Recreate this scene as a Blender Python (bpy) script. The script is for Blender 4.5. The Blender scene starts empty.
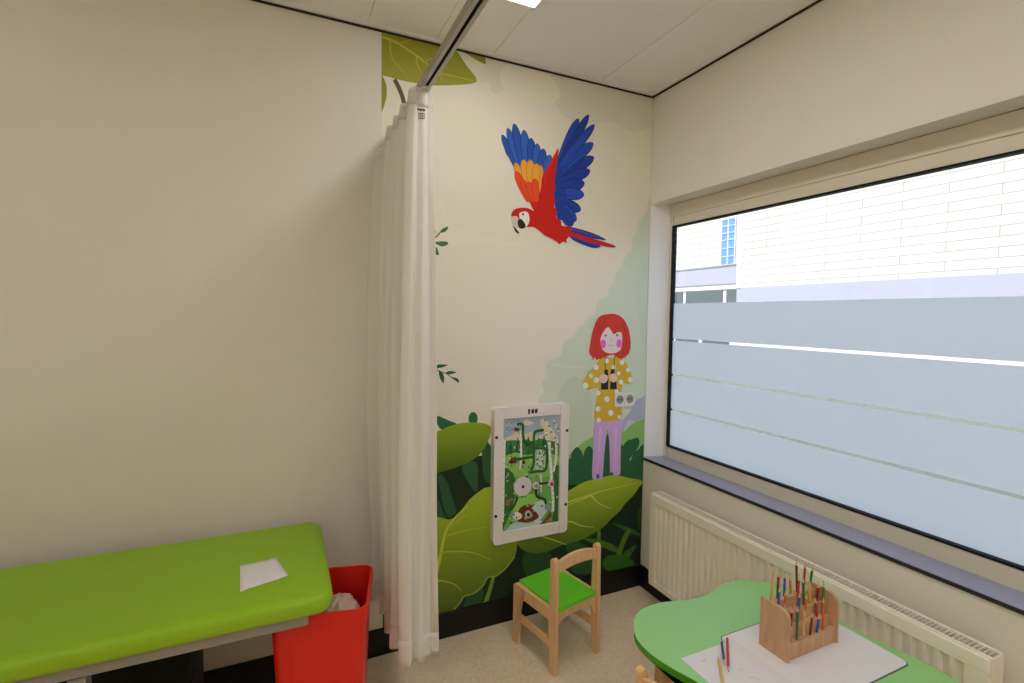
import bpy, bmesh, math, random
from mathutils import Vector, Matrix
from mathutils.geometry import tessellate_polygon, delaunay_2d_cdt
from math import sin, cos, pi, radians
random.seed(7)
S = bpy.context.scene
COL = S.collection

# ------------------------------------------------------------------ camera
F_PX = 497.45
RX = Vector((0.9084207, -0.4178837, 0.0120417))
UP = Vector((0.0115346, 0.0538468, 0.9984826))
FW = Vector((0.4178980, 0.9069034, -0.0537356))
CP = Vector((-1.82046, -2.17931, 1.51605))
cam = bpy.data.cameras.new('camera')
cam.sensor_width = 36.0
cam.lens = F_PX / 1024 * 36
cam.clip_start = 0.02
co = bpy.data.objects.new('camera', cam)
COL.objects.link(co)
M = Matrix.Identity(4)
for i in range(3):
    M[i][0], M[i][1], M[i][2], M[i][3] = RX[i], UP[i], -FW[i], CP[i]
co.matrix_world = M
S.camera = co


def on(px, py, ax, v):
    """point of the plane (axis ax = v) seen at a pixel of the photograph"""
    d = RX * ((px - 512) / F_PX) + UP * (-(py - 341.5) / F_PX) + FW
    t = (v - CP[ax]) / d[ax]
    return CP + d * t


# ------------------------------------------------------------------ colour + materials
def lin(v):
    v /= 255.0
    return v / 12.92 if v <= 0.04045 else ((v + 0.055) / 1.055) ** 2.4


def C(r, g, b, k=1.0):
    return (min(1, lin(r) * k), min(1, lin(g) * k), min(1, lin(b) * k), 1.0)


def new_mat(name):
    m = bpy.data.materials.new(name)
    m.use_nodes = True
    return m, m.node_tree.nodes, m.node_tree.links, m.node_tree.nodes['Principled BSDF']


def mat(name, col, rough=0.5, spec=0.5, metal=0.0, noise=0.0, nscale=20.0, bump=0.0, bscale=80.0, coat=0.0, sheen=0.0):
    m, n, l, b = new_mat(name)
    b.inputs['Base Color'].default_value = col
    b.inputs['Roughness'].default_value = rough
    b.inputs['Specular IOR Level'].default_value = spec
    b.inputs['Metallic'].default_value = metal
    b.inputs['Coat Weight'].default_value = coat
    b.inputs['Sheen Weight'].default_value = sheen
    tc = n.new('ShaderNodeTexCoord')
    if noise > 0:
        t = n.new('ShaderNodeTexNoise')
        t.inputs['Scale'].default_value = nscale
        t.inputs['Detail'].default_value = 4
        r = n.new('ShaderNodeMapRange')
        r.inputs['To Min'].default_value = 1 - noise
        r.inputs['To Max'].default_value = 1 + noise
        mx = n.new('ShaderNodeMix')
        mx.data_type = 'RGBA'
        mx.blend_type = 'MULTIPLY'
        mx.inputs['Factor'].default_value = 1
        mx.inputs[6].default_value = col
        l.new(tc.outputs['Object'], t.inputs['Vector'])
        l.new(t.outputs['Fac'], r.inputs['Value'])
        l.new(r.outputs['Result'], mx.inputs[7])
        l.new(mx.outputs[2], b.inputs['Base Color'])
    if bump > 0:
        t2 = n.new('ShaderNodeTexNoise')
        t2.inputs['Scale'].default_value = bscale
        t2.inputs['Detail'].default_value = 3
        bp = n.new('ShaderNodeBump')
        bp.inputs['Strength'].default_value = bump
        bp.inputs['Distance'].default_value = 0.004
        l.new(tc.outputs['Object'], t2.inputs['Vector'])
        l.new(t2.outputs['Fac'], bp.inputs['Height'])
        l.new(bp.outputs['Normal'], b.inputs['Normal'])
    return m


def wood_mat(name, c1, c2, axis_scale=(18, 18, 1.6), rough=0.45):
    m, n, l, b = new_mat(name)
    tc = n.new('ShaderNodeTexCoord')
    mp = n.new('ShaderNodeMapping')
    mp.inputs['Scale'].default_value = axis_scale
    t = n.new('ShaderNodeTexNoise')
    t.inputs['Scale'].default_value = 4
    t.inputs['Detail'].default_value = 6
    t.inputs['Distortion'].default_value = 0.6
    r = n.new('ShaderNodeValToRGB')
    r.color_ramp.elements[0].position = 0.3
    r.color_ramp.elements[0].color = c1
    r.color_ramp.elements[1].position = 0.7
    r.color_ramp.elements[1].color = c2
    l.new(tc.outputs['Object'], mp.inputs['Vector'])
    l.new(mp.outputs['Vector'], t.inputs['Vector'])
    l.new(t.outputs['Fac'], r.inputs['Fac'])
    l.new(r.outputs['Color'], b.inputs['Base Color'])
    b.inputs['Roughness'].default_value = rough
    b.inputs['Specular IOR Level'].default_value = 0.4
    return m


def floor_mat():
    m, n, l, b = new_mat('beige_vinyl')
    tc = n.new('ShaderNodeTexCoord')
    t = n.new('ShaderNodeTexNoise'); t.inputs['Scale'].default_value = 5; t.inputs['Detail'].default_value = 8; t.inputs['Roughness'].default_value = 0.7
    t2 = n.new('ShaderNodeTexNoise'); t2.inputs['Scale'].default_value = 55; t2.inputs['Detail'].default_value = 5
    a = n.new('ShaderNodeMath'); a.operation = 'ADD'
    r = n.new('ShaderNodeValToRGB')
    e = r.color_ramp.elements
    e[0].position = 0.40; e[0].color = C(234, 206, 172)
    e[1].position = 0.62; e[1].color = C(245, 230, 208)
    h = n.new('ShaderNodeMath'); h.operation = 'MULTIPLY'; h.inputs[1].default_value = 0.5
    l.new(tc.outputs['Object'], t.inputs['Vector']); l.new(tc.outputs['Object'], t2.inputs['Vector'])
    l.new(t.outputs['Fac'], a.inputs[0]); l.new(t2.outputs['Fac'], a.inputs[1]); l.new(a.outputs[0], h.inputs[0])
    l.new(h.outputs[0], r.inputs['Fac']); l.new(r.outputs['Color'], b.inputs['Base Color'])
    b.inputs['Roughness'].default_value = 0.60
    b.inputs['Specular IOR Level'].default_value = 0.35
    return m


def print_mat(name, rough=0.55):
    m, n, l, b = new_mat(name)
    a = n.new('ShaderNodeAttribute'); a.attribute_name = 'ink'
    l.new(a.outputs['Color'], b.inputs['Base Color'])
    b.inputs['Roughness'].default_value = rough
    b.inputs['Specular IOR Level'].default_value = 0.25
    return m


def emit_mat(name, col, st):
    m, n, l, b = new_mat(name)
    b.inputs['Base Color'].default_value = (0.9, 0.9, 0.9, 1)
    b.inputs['Emission Color'].default_value = col
    b.inputs['Emission Strength'].default_value = st
    return m


def glass_mat():
    m = bpy.data.materials.new('window_glass'); m.use_nodes = True
    n, l = m.node_tree.nodes, m.node_tree.links
    n.clear()
    o = n.new('ShaderNodeOutputMaterial'); t = n.new('ShaderNodeBsdfTransparent'); g = n.new('ShaderNodeBsdfGlossy')
    t.inputs['Color'].default_value = (0.93, 0.96, 0.96, 1)
    g.inputs['Roughness'].default_value = 0.02
    x = n.new('ShaderNodeMixShader'); x.inputs['Fac'].default_value = 0.05
    l.new(t.outputs[0], x.inputs[1]); l.new(g.outputs[0], x.inputs[2]); l.new(x.outputs[0], o.inputs['Surface'])
    return m


def film_mat():
    m = bpy.data.materials.new('frosted_film'); m.use_nodes = True
    n, l = m.node_tree.nodes, m.node_tree.links
    n.clear()
    o = n.new('ShaderNodeOutputMaterial'); t = n.new('ShaderNodeBsdfTranslucent'); d = n.new('ShaderNodeBsdfDiffuse')
    t.inputs['Color'].default_value = (0.97, 0.97, 1.0, 1)
    d.inputs['Color'].default_value = (0.7, 0.74, 0.78, 1)
    x = n.new('ShaderNodeMixShader'); x.inputs['Fac'].default_value = 0.25
    l.new(t.outputs[0], x.inputs[1]); l.new(d.outputs[0], x.inputs[2]); l.new(x.outputs[0], o.inputs['Surface'])
    return m


def cloth_mat(name, col, trans=0.25):
    m = bpy.data.materials.new(name); m.use_nodes = True
    n, l = m.node_tree.nodes, m.node_tree.links
    n.clear()
    o = n.new('ShaderNodeOutputMaterial'); t = n.new('ShaderNodeBsdfTranslucent'); d = n.new('ShaderNodeBsdfDiffuse')
    t.inputs['Color'].default_value = col; d.inputs['Color'].default_value = col
    x = n.new('ShaderNodeMixShader'); x.inputs['Fac'].default_value = trans
    tc = n.new('ShaderNodeTexCoord'); w = n.new('ShaderNodeTexNoise'); w.inputs['Scale'].default_value = 220
    bp = n.new('ShaderNodeBump'); bp.inputs['Strength'].default_value = 0.15; bp.inputs['Distance'].default_value = 0.001
    l.new(tc.outputs['Object'], w.inputs['Vector']); l.new(w.outputs['Fac'], bp.inputs['Height'])
    l.new(bp.outputs['Normal'], d.inputs['Normal'])
    l.new(t.outputs[0], x.inputs[2]); l.new(d.outputs[0], x.inputs[1]); l.new(x.outputs[0], o.inputs['Surface'])
    return m


def facade_mat(name, col, line, sx, sz):
    m, n, l, b = new_mat(name)
    tc = n.new('ShaderNodeTexCoord'); sp = n.new('ShaderNodeSeparateXYZ'); cb = n.new('ShaderNodeCombineXYZ')
    br = n.new('ShaderNodeTexBrick')
    br.inputs['Color1'].default_value = col; br.inputs['Color2'].default_value = col; br.inputs['Mortar'].default_value = line
    br.inputs['Scale'].default_value = 1.0; br.inputs['Mortar Size'].default_value = 0.010
    br.inputs['Brick Width'].default_value = sx; br.inputs['Row Height'].default_value = sz
    l.new(tc.outputs['Object'], sp.inputs[0]); l.new(sp.outputs['Y'], cb.inputs['X']); l.new(sp.outputs['Z'], cb.inputs['Y'])
    l.new(cb.outputs[0], br.inputs['Vector']); l.new(br.outputs['Color'], b.inputs['Base Color'])
    b.inputs['Roughness'].default_value = 0.8
    return m


MT = {}
MT['wall'] = mat('cream_wall_paint', C(234, 228, 218), 0.7, 0.25, noise=0.015, nscale=3, bump=0.12, bscale=260)
MT['ceiling'] = mat('ceiling_tile', C(243, 241, 236), 0.85, 0.2, noise=0.015, nscale=40, bump=0.1, bscale=400)
MT['white_trim'] = mat('white_profile', C(244, 241, 235), 0.45)
MT['black_gap'] = mat('shadow_gap', C(58, 51, 45), 0.8, 0.1)
MT['floor'] = floor_mat()
MT['black_plinth'] = mat('black_baseboard', C(22, 20, 20), 0.5, 0.3)
MT['reveal'] = mat('white_reveal_lining', C(246, 246, 248), 0.5, 0.3)
MT['frame'] = mat('cream_window_frame', C(224, 216, 198), 0.4, noise=0.01)
MT['gasket'] = mat('black_gasket', C(20, 20, 26), 0.6, 0.2)
MT['glass'] = glass_mat()
MT['film'] = film_mat()
MT['sill'] = mat('blue_grey_stone', C(158, 162, 190), 0.28, 0.5, noise=0.12, nscale=60)
MT['sill_edge'] = mat('dark_stone_edge', C(46, 45, 52), 0.5, 0.3, noise=0.1, nscale=60)
MT['alu'] = mat('brushed_aluminium', C(176, 170, 160), 0.4, metal=0.7)
MT['slot'] = mat('dark_slot', C(25, 20, 16), 0.8, 0.1)
MT['cloth'] = cloth_mat('white_curtain_cloth', C(250, 248, 243), 0.35)
MT['print'] = print_mat('mural_print')
MT['board_print'] = print_mat('board_print', 0.35)
MT['board'] = mat('white_laminate', C(240, 232, 226), 0.35, 0.4)
MT['black'] = mat('black_plastic', C(18, 16, 18), 0.4)
MT['socket'] = mat('white_socket_plastic', C(236, 232, 226), 0.3)
MT['socket_well'] = mat('socket_well_plastic', C(150, 140, 134), 0.35)
MT['metal'] = mat('steel', C(170, 165, 160), 0.3, metal=1.0)
MT['beech'] = wood_mat('beech_wood', C(228, 182, 130), C(240, 200, 150))
MT['beech_dark'] = wood_mat('beech_block', C(196, 150, 112), C(218, 176, 140))
MT['leg_wood'] = wood_mat('table_leg_wood', C(196, 146, 94), C(214, 166, 112))
MT['seat_green'] = mat('green_seat_lacquer', C(112, 216, 44), 0.4, 0.4, noise=0.03, nscale=10)
MT['table_green'] = mat('green_table_laminate', C(156, 216, 134), 0.36, 0.5, coat=0.25, noise=0.02, nscale=8)
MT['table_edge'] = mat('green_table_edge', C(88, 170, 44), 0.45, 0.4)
MT['paper'] = mat('white_paper', C(232, 228, 232), 0.7, 0.2, noise=0.01)
MT['pad'] = mat('white_drawing_board', C(236, 232, 234), 0.4, 0.4)
MT['pad_edge'] = mat('grey_pad_edge', C(96, 104, 100), 0.5)
MT['vinyl_lime'] = mat('lime_vinyl', C(148, 190, 22), 0.4, 0.4, noise=0.03, nscale=6, bump=0.05, bscale=300)
MT['grey_steel'] = mat('grey_frame_steel', C(150, 145, 136), 0.45, 0.4)
MT['red'] = mat('red_plastic', C(226, 32, 16), 0.38, 0.4, noise=0.02, nscale=6)
MT['tissue'] = mat('white_tissue', C(226, 200, 190), 0.8, 0.1)
MT['radiator'] = mat('radiator_enamel', C(246, 239, 225), 0.35, 0.4)
MT['rad_dark'] = mat('radiator_inside', C(70, 66, 60), 0.8)
MT['crayon_marks'] = mat('pencil_drawing', C(226, 180, 190), 0.8)


# ------------------------------------------------------------------ mesh helpers
def link(name, bm, m, parent=None, smooth=False, bevel=0.0, seg=2, recalc=True):
    if recalc:
        bmesh.ops.recalc_face_normals(bm, faces=bm.faces)
    me = bpy.data.meshes.new(name)
    bm.to_mesh(me); bm.free()
    for mm in (m if isinstance(m, (list, tuple)) else [m]):
        me.materials.append(mm)
    o = bpy.data.objects.new(name, me)
    COL.objects.link(o)
    if parent: o.parent = parent
    if bevel > 0:
        b = o.modifiers.new('bevel', 'BEVEL')
        b.width = bevel; b.segments = seg; b.limit_method = 'ANGLE'; b.angle_limit = radians(40)
        smooth = True
    if smooth:
        for p in me.polygons: p.use_smooth = True
        try:
            me.set_sharp_from_angle(angle=radians(45))
        except Exception:
            pass
    return o


def box(bm, x0, x1, y0, y1, z0, z1, mi=0):
    v = [bm.verts.new((x, y, z)) for x in (x0, x1) for y in (y0, y1) for z in (z0, z1)]
    fs = [(0, 1, 3, 2), (4, 6, 7, 5), (0, 4, 5, 1), (2, 3, 7, 6), (0, 2, 6, 4), (1, 5, 7, 3)]
    out = [bm.faces.new([v[i] for i in f]) for f in fs]
    for f in out: f.material_index = mi
    return v


def B(*a):
    bm = bmesh.new(); box(bm, *a); return bm


def prism(bm, pts, off, axis=2, a0=0.0, mi=0):
    """extrude a 2D outline from a0 to a0+off along an axis; pts give the other two coordinates in x,y,z order"""
    def mk(p, a):
        q = list(p); q.insert(axis, a); return q
    v0 = [bm.verts.new(mk(p, a0)) for p in pts]
    v1 = [bm.verts.new(mk(p, a0 + off)) for p in pts]
    n = len(pts)
    fs = [bm.faces.new(v0[::-1]), bm.faces.new(v1)]
    for i in range(n):
        fs.append(bm.faces.new((v0[i], v0[(i + 1) % n], v1[(i + 1) % n], v1[i])))
    for f in fs: f.material_index = mi
    bmesh.ops.triangulate(bm, faces=[f for f in fs[:2]], ngon_method='EAR_CLIP')
    return v0 + v1


def cyl(bm, p0, p1, r0, r1=None, n=16, mi=0, cap=True):
    r1 = r0 if r1 is None else r1
    p0, p1 = Vector(p0), Vector(p1)
    d = (p1 - p0).normalized()
    u = d.orthogonal().normalized(); w = d.cross(u)
    a = [bm.verts.new(p0 + (u * cos(2 * pi * i / n) + w * sin(2 * pi * i / n)) * r0) for i in range(n)]
    b = [bm.verts.new(p1 + (u * cos(2 * pi * i / n) + w * sin(2 * pi * i / n)) * r1) for i in range(n)]
    fs = [bm.faces.new((a[i], a[(i + 1) % n], b[(i + 1) % n], b[i])) for i in range(n)]
    if cap:
        fs.append(bm.faces.new(a[::-1])); fs.append(bm.faces.new(b))
    for f in fs: f.material_index = mi


def tube(bm, pts, r, n=8):
    for i in range(len(pts) - 1):
        cyl(bm, pts[i], pts[i + 1], r, n=n)


def crom(pts, n=6, closed=True):
    P = [Vector(p) for p in pts]; N = len(P); out = []
    rng = range(N) if closed else range(N - 1)
    for i in rng:
        if closed:
            a, b, c, d = P[(i - 1) % N], P[i], P[(i + 1) % N], P[(i + 2) % N]
        else:
            a, b, c, d = P[max(i - 1, 0)], P[i], P[i + 1], P[min(i + 2, N - 1)]
        for k in range(n):
            t = k / n
            out.append(0.5 * ((2 * b) + (c - a) * t + (2 * a - 5 * b + 4 * c - d) * t * t + (3 * b - a - 3 * c + d) * t ** 3))
    if not closed: out.append(P[-1])
    return out


def empty(name, label, cat, loc=(0, 0, 0), rz=0.0, group=None):
    o = bpy.data.objects.new(name, None)
    COL.objects.link(o)
    o.empty_display_size = 0.05
    o.location = loc; o.rotation_euler = (0, 0, rz)
    return tag(o, label, cat, group)


def tag(o, label, cat, group=None):
    o['label'] = label; o['category'] = cat
    if group: o['group'] = group
    return o


def struct(o, label=None):
    o['kind'] = 'structure'
    if label: o['label'] = label
    return o


def copy_tree(o, parent=None):
    c = o.copy(); COL.objects.link(c)
    if parent: c.parent = parent
    for ch in list(o.children): copy_tree(ch, c)
    return c


# ------------------------------------------------------------------ the room
H = 2.70
XL, YF = -3.70, -4.60     # left wall and the wall behind the camera
WIN0, WIN1 = -0.06, -2.05  # window opening along y
ZS, ZH = 0.735, 2.124       # sill and lintel

bm = bmesh.new(); box(bm, XL - .1, 0.12, YF - .1, 0.1, -0.06, 0)
struct(link('floor', bm, MT['floor']), 'beige mottled vinyl floor')
bm = bmesh.new(); box(bm, XL - .1, 0.3, YF - .1, 0.1, H + 0.004, H + 0.1)
struct(link('ceiling', bm, MT['ceiling']), 'white panel ceiling')
# seams between ceiling panels
bm = bmesh.new()
for x in (-0.333, -0.922, -1.19, -1.478, -2.07, -2.66, -3.25):
    box(bm, x - .012, x + .012, YF, -0.022, H - 0.002, H + 0.006)
for (xa, xb, y) in ((-1.19, -.922, -.405), (-1.19, -.922, -1.62), (-1.19, -.922, -2.42), (-1.19, -.922, -3.63)):
    box(bm, xa, xb, y - .012, y + .012, H - 0.002, H + 0.006)
struct(link('trim_1', bm, MT['white_trim']), 'white strips between the ceiling panels')
# perimeter profile with a black shadow gap below it
bm = bmesh.new()
box(bm, XL, 0, -0.022, 0.002, H - 0.008, H + 0.006)
box(bm, -0.022, 0.002, YF, 0, H - 0.008, H + 0.006)
struct(link('trim_2', bm, MT['white_trim']), 'white ceiling edge profile')
bm = bmesh.new()
box(bm, XL, 0, -0.009, 0.003, H - 0.0140, H - 0.0085)
box(bm, -0.009, 0.003, YF, 0, H - 0.0140, H - 0.0085)
struct(link('trim_3', bm, MT['black_gap']), 'black shadow gap below the ceiling')

struct(link('wall_back', B(XL - .1, 0.12, 0.0, 0.12, -0.05, H + 0.05), MT['wall']), 'cream back wall')
struct(link('wall_left', B(XL - .12, XL, YF - .1, 0.1, -0.05, H + 0.05), MT['wall']))
struct(link('wall_front', B(XL - .1, 0.3, YF - .12, YF, -0.05, H + 0.05), MT['wall']))
bm = bmesh.new()
box(bm, 0.0, 0.15, YF - .1, 0.1, ZH, H + .05)                # above the window
box(bm, 0.0, 0.15, YF - .1, 0.1, -0.05, ZS - 0.017)          # below the sill
box(bm, 0.0, 0.15, YF - .1, WIN1, ZS - 0.017, ZH)            # beyond the window
prism(bm, [(0.0, 0.12), (0.0, -0.004), (0.11, -0.036), (0.15, -0.036), (0.15, 0.12)], ZH - ZS + 0.017, 2, ZS - 0.017)   # splayed reveal
struct(link('wall_right', bm, MT['wall']), 'cream wall around the window')
struct(link('baseboard_back', B(XL, 0, -0.012, 0.0, 0, 0.120), MT['black_plinth'], bevel=0.002), 'black baseboard of the back wall')
struct(link('baseboard_right', B(-0.012, 0, YF, -0.012, 0, 0.120), MT['black_plinth'], bevel=0.002), 'black baseboard of the window wall')

bm = bmesh.new()
prism(bm, [(0.001, -0.0042), (0.001, -0.0062), (0.1105, -0.0382), (0.1105, -0.0362)], ZH - ZS, 2, ZS)
struct(link('trim_4', bm, MT['reveal']), 'white lining of the window reveal')
# ---- window
XW = 0.11
win = bpy.data.objects.new('window_1', None); COL.objects.link(win); win.location = (0.1, (WIN0 + WIN1) / 2, ZS); struct(win, 'window with frosted film bands')
def wpart(name, bm, m, **k):
    o = link(name, bm, m, **k); o.parent = win; o.matrix_parent_inverse = Matrix.Translation(-Vector(win.location)); return o
GY0, GY1, GZ0, GZ1 = -0.066, -1.98, 0.804, 2.0
bm = bmesh.new()
box(bm, XW, XW + .028, -0.034, GY0 + .006, ZS - .03, ZH)      # left upright
box(bm, XW, XW + .028, GY1 - .006, WIN1, ZS - .03, ZH)
box(bm, XW, XW + .028, GY1, GY0, ZS - .03, GZ0 - .006)        # bottom rail
box(bm, XW, XW + .028, GY1, GY0, GZ1 + .006, ZH)              # head
wpart('window_frame', bm, MT['frame'], bevel=0.004)
bm = bmesh.new()
box(bm, XW - .0058, XW + .002, WIN1, -0.040, GZ1 + .055, ZH - .002)
wpart('head_strip', bm, MT['frame'], bevel=0.003)
bm = bmesh.new()
g = 0.0075
for (a, b, c, d) in ((GY0 + .0005, GY0 + g, GZ0 - g, GZ1 + g), (GY1 - g, GY1, GZ0 - g, GZ1 + g), (GY1, GY0, GZ0 - g, GZ0), (GY1, GY0, GZ1, GZ1 + g)):
    box(bm, XW - .003, XW + .026, a, b, c, d)
wpart('gasket', bm, MT['gasket'])
wpart('glass_pane', B(XW + .018, XW + .022, GY1, GY0, GZ0, GZ1), MT['glass'])
for (a, b) in ((1.397, 1.588), (1.203, 1.385), (1.009, 1.191), (GZ0 + .001, 0.997)):
    bm = bmesh.new()
    v = [bm.verts.new(p) for p in ((XW + .0172, GY0, a), (XW + .0172, GY1, a), (XW + .0172, GY1, b), (XW + .0172, GY0, b))]
    bm.faces.new(v)
    wpart('frosted_film', bm, MT['film'], recalc=False)
bm = bmesh.new(); box(bm, -0.007, XW, WIN1, -0.004, ZS - .003, ZS)
wpart('window_sill', bm, MT['sill'], bevel=0.0015)
bm = bmesh.new(); box(bm, -0.0065, XW, WIN1, -0.004, ZS - .017, ZS - .003)
wpart('sill_edge', bm, MT['sill_edge'], bevel=0.002)

# ------------------------------------------------------------------ wall mural
MB_Y = -0.0012


class Ink:
    """flat printed shapes, one mesh; later shapes lie a hair in front of earlier ones"""
    def __init__(self, mapper, y0, k=1.0, step=0.00002):
        self.bm = bmesh.new(); self.lay = self.bm.verts.layers.float_color.new('ink')
        self.map = mapper; self.y = y0; self.k = k; self.step = step

    def c(self, col):
        return Vector((min(.9, lin(col[0]) * self.k), min(.9, lin(col[1]) * self.k), min(.9, lin(col[2]) * self.k), 1))

    def poly(self, pts, col, col2=None, smooth=5, clip=None, world=False):
        self.y -= self.step
        if smooth: pts = [tuple(p) for p in crom([Vector((p[0], p[1])) for p in pts], smooth)]
        W = []
        for p in pts:
            q = p if world else self.map(*p)
            W.append((q[0], q[1]))
        if clip:
            W = [(min(max(a, clip[0]), clip[1]), min(max(b, clip[2]), clip[3])) for a, b in W]
        W2 = []
        for w in W:
            if not W2 or (abs(w[0] - W2[-1][0]) + abs(w[1] - W2[-1][1])) > 1e-5: W2.append(w)
        W = W2
        bm = self.bm
        n = len(W)
        V2, _, F2, _, _, _ = delaunay_2d_cdt([Vector(w) for w in W], [], [list(range(n))], 1, 1e-6)
        vs = [bm.verts.new((q.x, self.y, q.y)) for q in V2]
        fs = [bm.faces.new([vs[i] for i in t]) for t in F2 if len(set(t)) > 2]
        if col2:
            z0 = min(b for a, b in W); z1 = max(b for a, b in W)
            for i in range(1, 8):
                z = z0 + (z1 - z0) * i / 8
                gm = list({e for x in fs for e in x.edges}) + list({v for x in fs for v in x.verts}) + list(fs)
                res = bmesh.ops.bisect_plane(bm, geom=gm, plane_co=(0, 0, z), plane_no=(0, 0, 1))
                fs = [x for x in res['geom'] if isinstance(x, bmesh.types.BMFace)]
            ca, cb = self.c(col), self.c(col2)
            for v in {v for x in fs for v in x.verts}:
                t = (v.co.z - z0) / (z1 - z0)
                v[self.lay] = cb.lerp(ca, t)
        else:
            c = self.c(col)
            for x in fs:
                for v in x.verts: v[self.lay] = c

    def ell(self, cx, cy, rx, ry, col, ang=0.0, n=20):
        ca, sa = cos(ang), sin(ang)
        self.poly([(cx + ca * rx * cos(2 * pi * i / n) - sa * ry * sin(2 * pi * i / n), cy + sa * rx * cos(2 * pi * i / n) + ca * ry * sin(2 * pi * i / n)) for i in range(n)], col, smooth=0)

    def stroke(self, pts, w, col, taper=True, n=5, clip=None):
        P = crom([Vector(p) for p in pts], n, closed=False)
        L, R = [], []
        for i, p in enumerate(P):
            d = (P[min(i + 1, len(P) - 1)] - P[max(i - 1, 0)]).normalized()
            t = i / (len(P) - 1)
            h = w / 2 * ((1 - 0.75 * t) if taper else 1)
            nn = Vector((-d.y, d.x))
            L.append(p + nn * h); R.append(p - nn * h)
        self.poly([tuple(p) for p in L + R[::-1]], col, smooth=0, clip=clip)

    def feather(self, tip, base, w, col, edge=None):
        t, b = Vector(tip), Vector(base)
        d = b - t; L = d.length; d.normalize(); nn = Vector((-d.y, d.x))
        if edge: self.feather((t.x - d.x * 2, t.y - d.y * 2), base, w + 6, edge)
        pts = [t, t + d * L * .12 + nn * w * .38, t + d * L * .35 + nn * w * .5, t + d * L * .7 + nn * w * .42, b + nn * w * .22,
               b - nn * w * .22, t + d * L * .7 - nn * w * .42, t + d * L * .35 - nn * w * .5, t + d * L * .12 - nn * w * .38]
        self.poly([tuple(p) for p in pts], col, smooth=4)

    def build(self, name, m, parent):
        o = link(name, self.bm, m, parent, recalc=False)
        return o


MUR = empty('wall_mural', 'printed jungle wallpaper with parrot and girl covering the corner of the back wall', 'mural')
MX0, MX1, MZ0, MZ1 = -1.433, -0.0015, 0.1205, H - 0.0142
CLIP = (MX0, MX1, MZ0, MZ1)
wall_map = lambda px, py: (lambda q: (q.x, q.z))(on(px, py, 1, 0.0))
KM = 1.85
def Zm(ox, oy, s):
    return lambda x, y: wall_map(ox + x / s, oy + y / s)

# backdrop: sky, clouds, distant hills, dark undergrowth
ink = Ink(wall_map, MB_Y, KM)
ink.poly([(MX0, MZ0), (MX1, MZ0), (MX1, MZ1), (MX0, MZ1)], (184, 178, 166), smooth=0, world=True)
# pale blue sky patches at the top
ink.poly([(448, 46), (470, 40), (500, 50), (540, 60), (580, 72), (640, 85), (662, 90), (662, 165), (640, 160), (624, 140), (596, 136), (560, 112), (552, 92), (540, 80), (528, 72), (516, 70), (510, 82), (498, 94), (490, 90), (488, 82), (474, 82), (462, 66)], (175, 174, 160), clip=CLIP)
ink.poly([(505, 66), (520, 62), (536, 70), (548, 74), (556, 84), (560, 96), (548, 104), (530, 98), (512, 92), (500, 82)], (188, 181, 164), clip=CLIP)
ink.poly([(590, 128), (610, 122), (632, 132), (655, 134), (656, 200), (640, 178), (618, 165), (600, 150)], (182, 180, 164), clip=CLIP)
ink.poly([(440, 118), (470, 112), (490, 122), (498, 136), (480, 142), (452, 136)], (183, 178, 162), clip=CLIP)
ink.poly([(440, 200), (452, 224), (472, 232), (500, 240), (525, 244), (500, 247), (465, 246), (440, 246), (425, 240), (425, 205)], (192, 180, 166), clip=CLIP)
# distant misty tree line climbing to the right
ink.poly([(660, 208), (645, 214), (639, 222), (636, 234), (632, 240), (631, 250), (624, 258), (622, 266), (616, 273), (614, 281), (609, 288), (607, 296), (599, 300), (596, 306), (595, 314), (586, 318), (583, 326), (577, 329), (574, 337), (564, 342),
          (562, 352), (557, 358), (550, 360), (545, 365), (547, 374), (542, 382), (544, 392), (538, 400), (540, 420), (540, 470), (660, 470)], (167, 173, 157), clip=CLIP, smooth=2)
ink.poly([(660, 232), (650, 240), (648, 252), (640, 262), (642, 276), (632, 284), (636, 300), (640, 330), (648, 380), (660, 380)], (163, 171, 157), clip=CLIP)
ink.stroke([(552, 364), (570, 367), (592, 367)], 3, (172, 178, 164), clip=CLIP)
ink.poly([(560, 390), (575, 376), (590, 392), (592, 420), (588, 452), (560, 462), (556, 420)], (160, 168, 150), clip=CLIP)
ink.poly([(624, 352), (640, 344), (660, 350), (660, 420), (640, 412), (624, 395)], (165, 176, 158), clip=CLIP)
ink.poly([(622, 422), (630, 412), (634, 404), (640, 398), (660, 394), (660, 440), (622, 440)], (140, 142, 158), clip=CLIP)
ink.poly([(628, 420), (636, 424), (630, 432), (622, 436)], (160, 160, 172), clip=CLIP)
ink.poly([(566, 480), (568, 458), (578, 446), (590, 438), (606, 430), (622, 432), (632, 424), (646, 418), (660, 412), (660, 480)], (112, 152, 84), clip=CLIP)
ink.poly([(560, 480), (563, 462), (572, 452), (582, 450), (592, 448), (596, 480)], (128, 146, 66), clip=CLIP)
# dark bushes
for (a, b, w) in (((577, 447), (576, 490), 13), ((589, 446), (588, 490), 12), ((571, 458), (570, 490), 10), ((583, 460), (582, 492), 12), ((596, 452), (596, 490), 10), ((608, 434), (606, 490), 9), ((604, 448), (604, 490), 8), ((621, 444), (616, 490), 10), ((638, 438), (618, 466), 11), ((632, 440), (622, 456), 9), ((640, 449), (630, 485), 12), ((644, 444), (638, 490), 12), ((626, 456), (622, 490), 12), ((614, 458), (612, 492), 12)):
    ink.feather(a, b, w, (34, 78, 50))
ink.poly([(566, 476), (600, 470), (650, 470), (650, 500), (566, 500)], (34, 78, 50), smooth=0, clip=CLIP)
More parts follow.
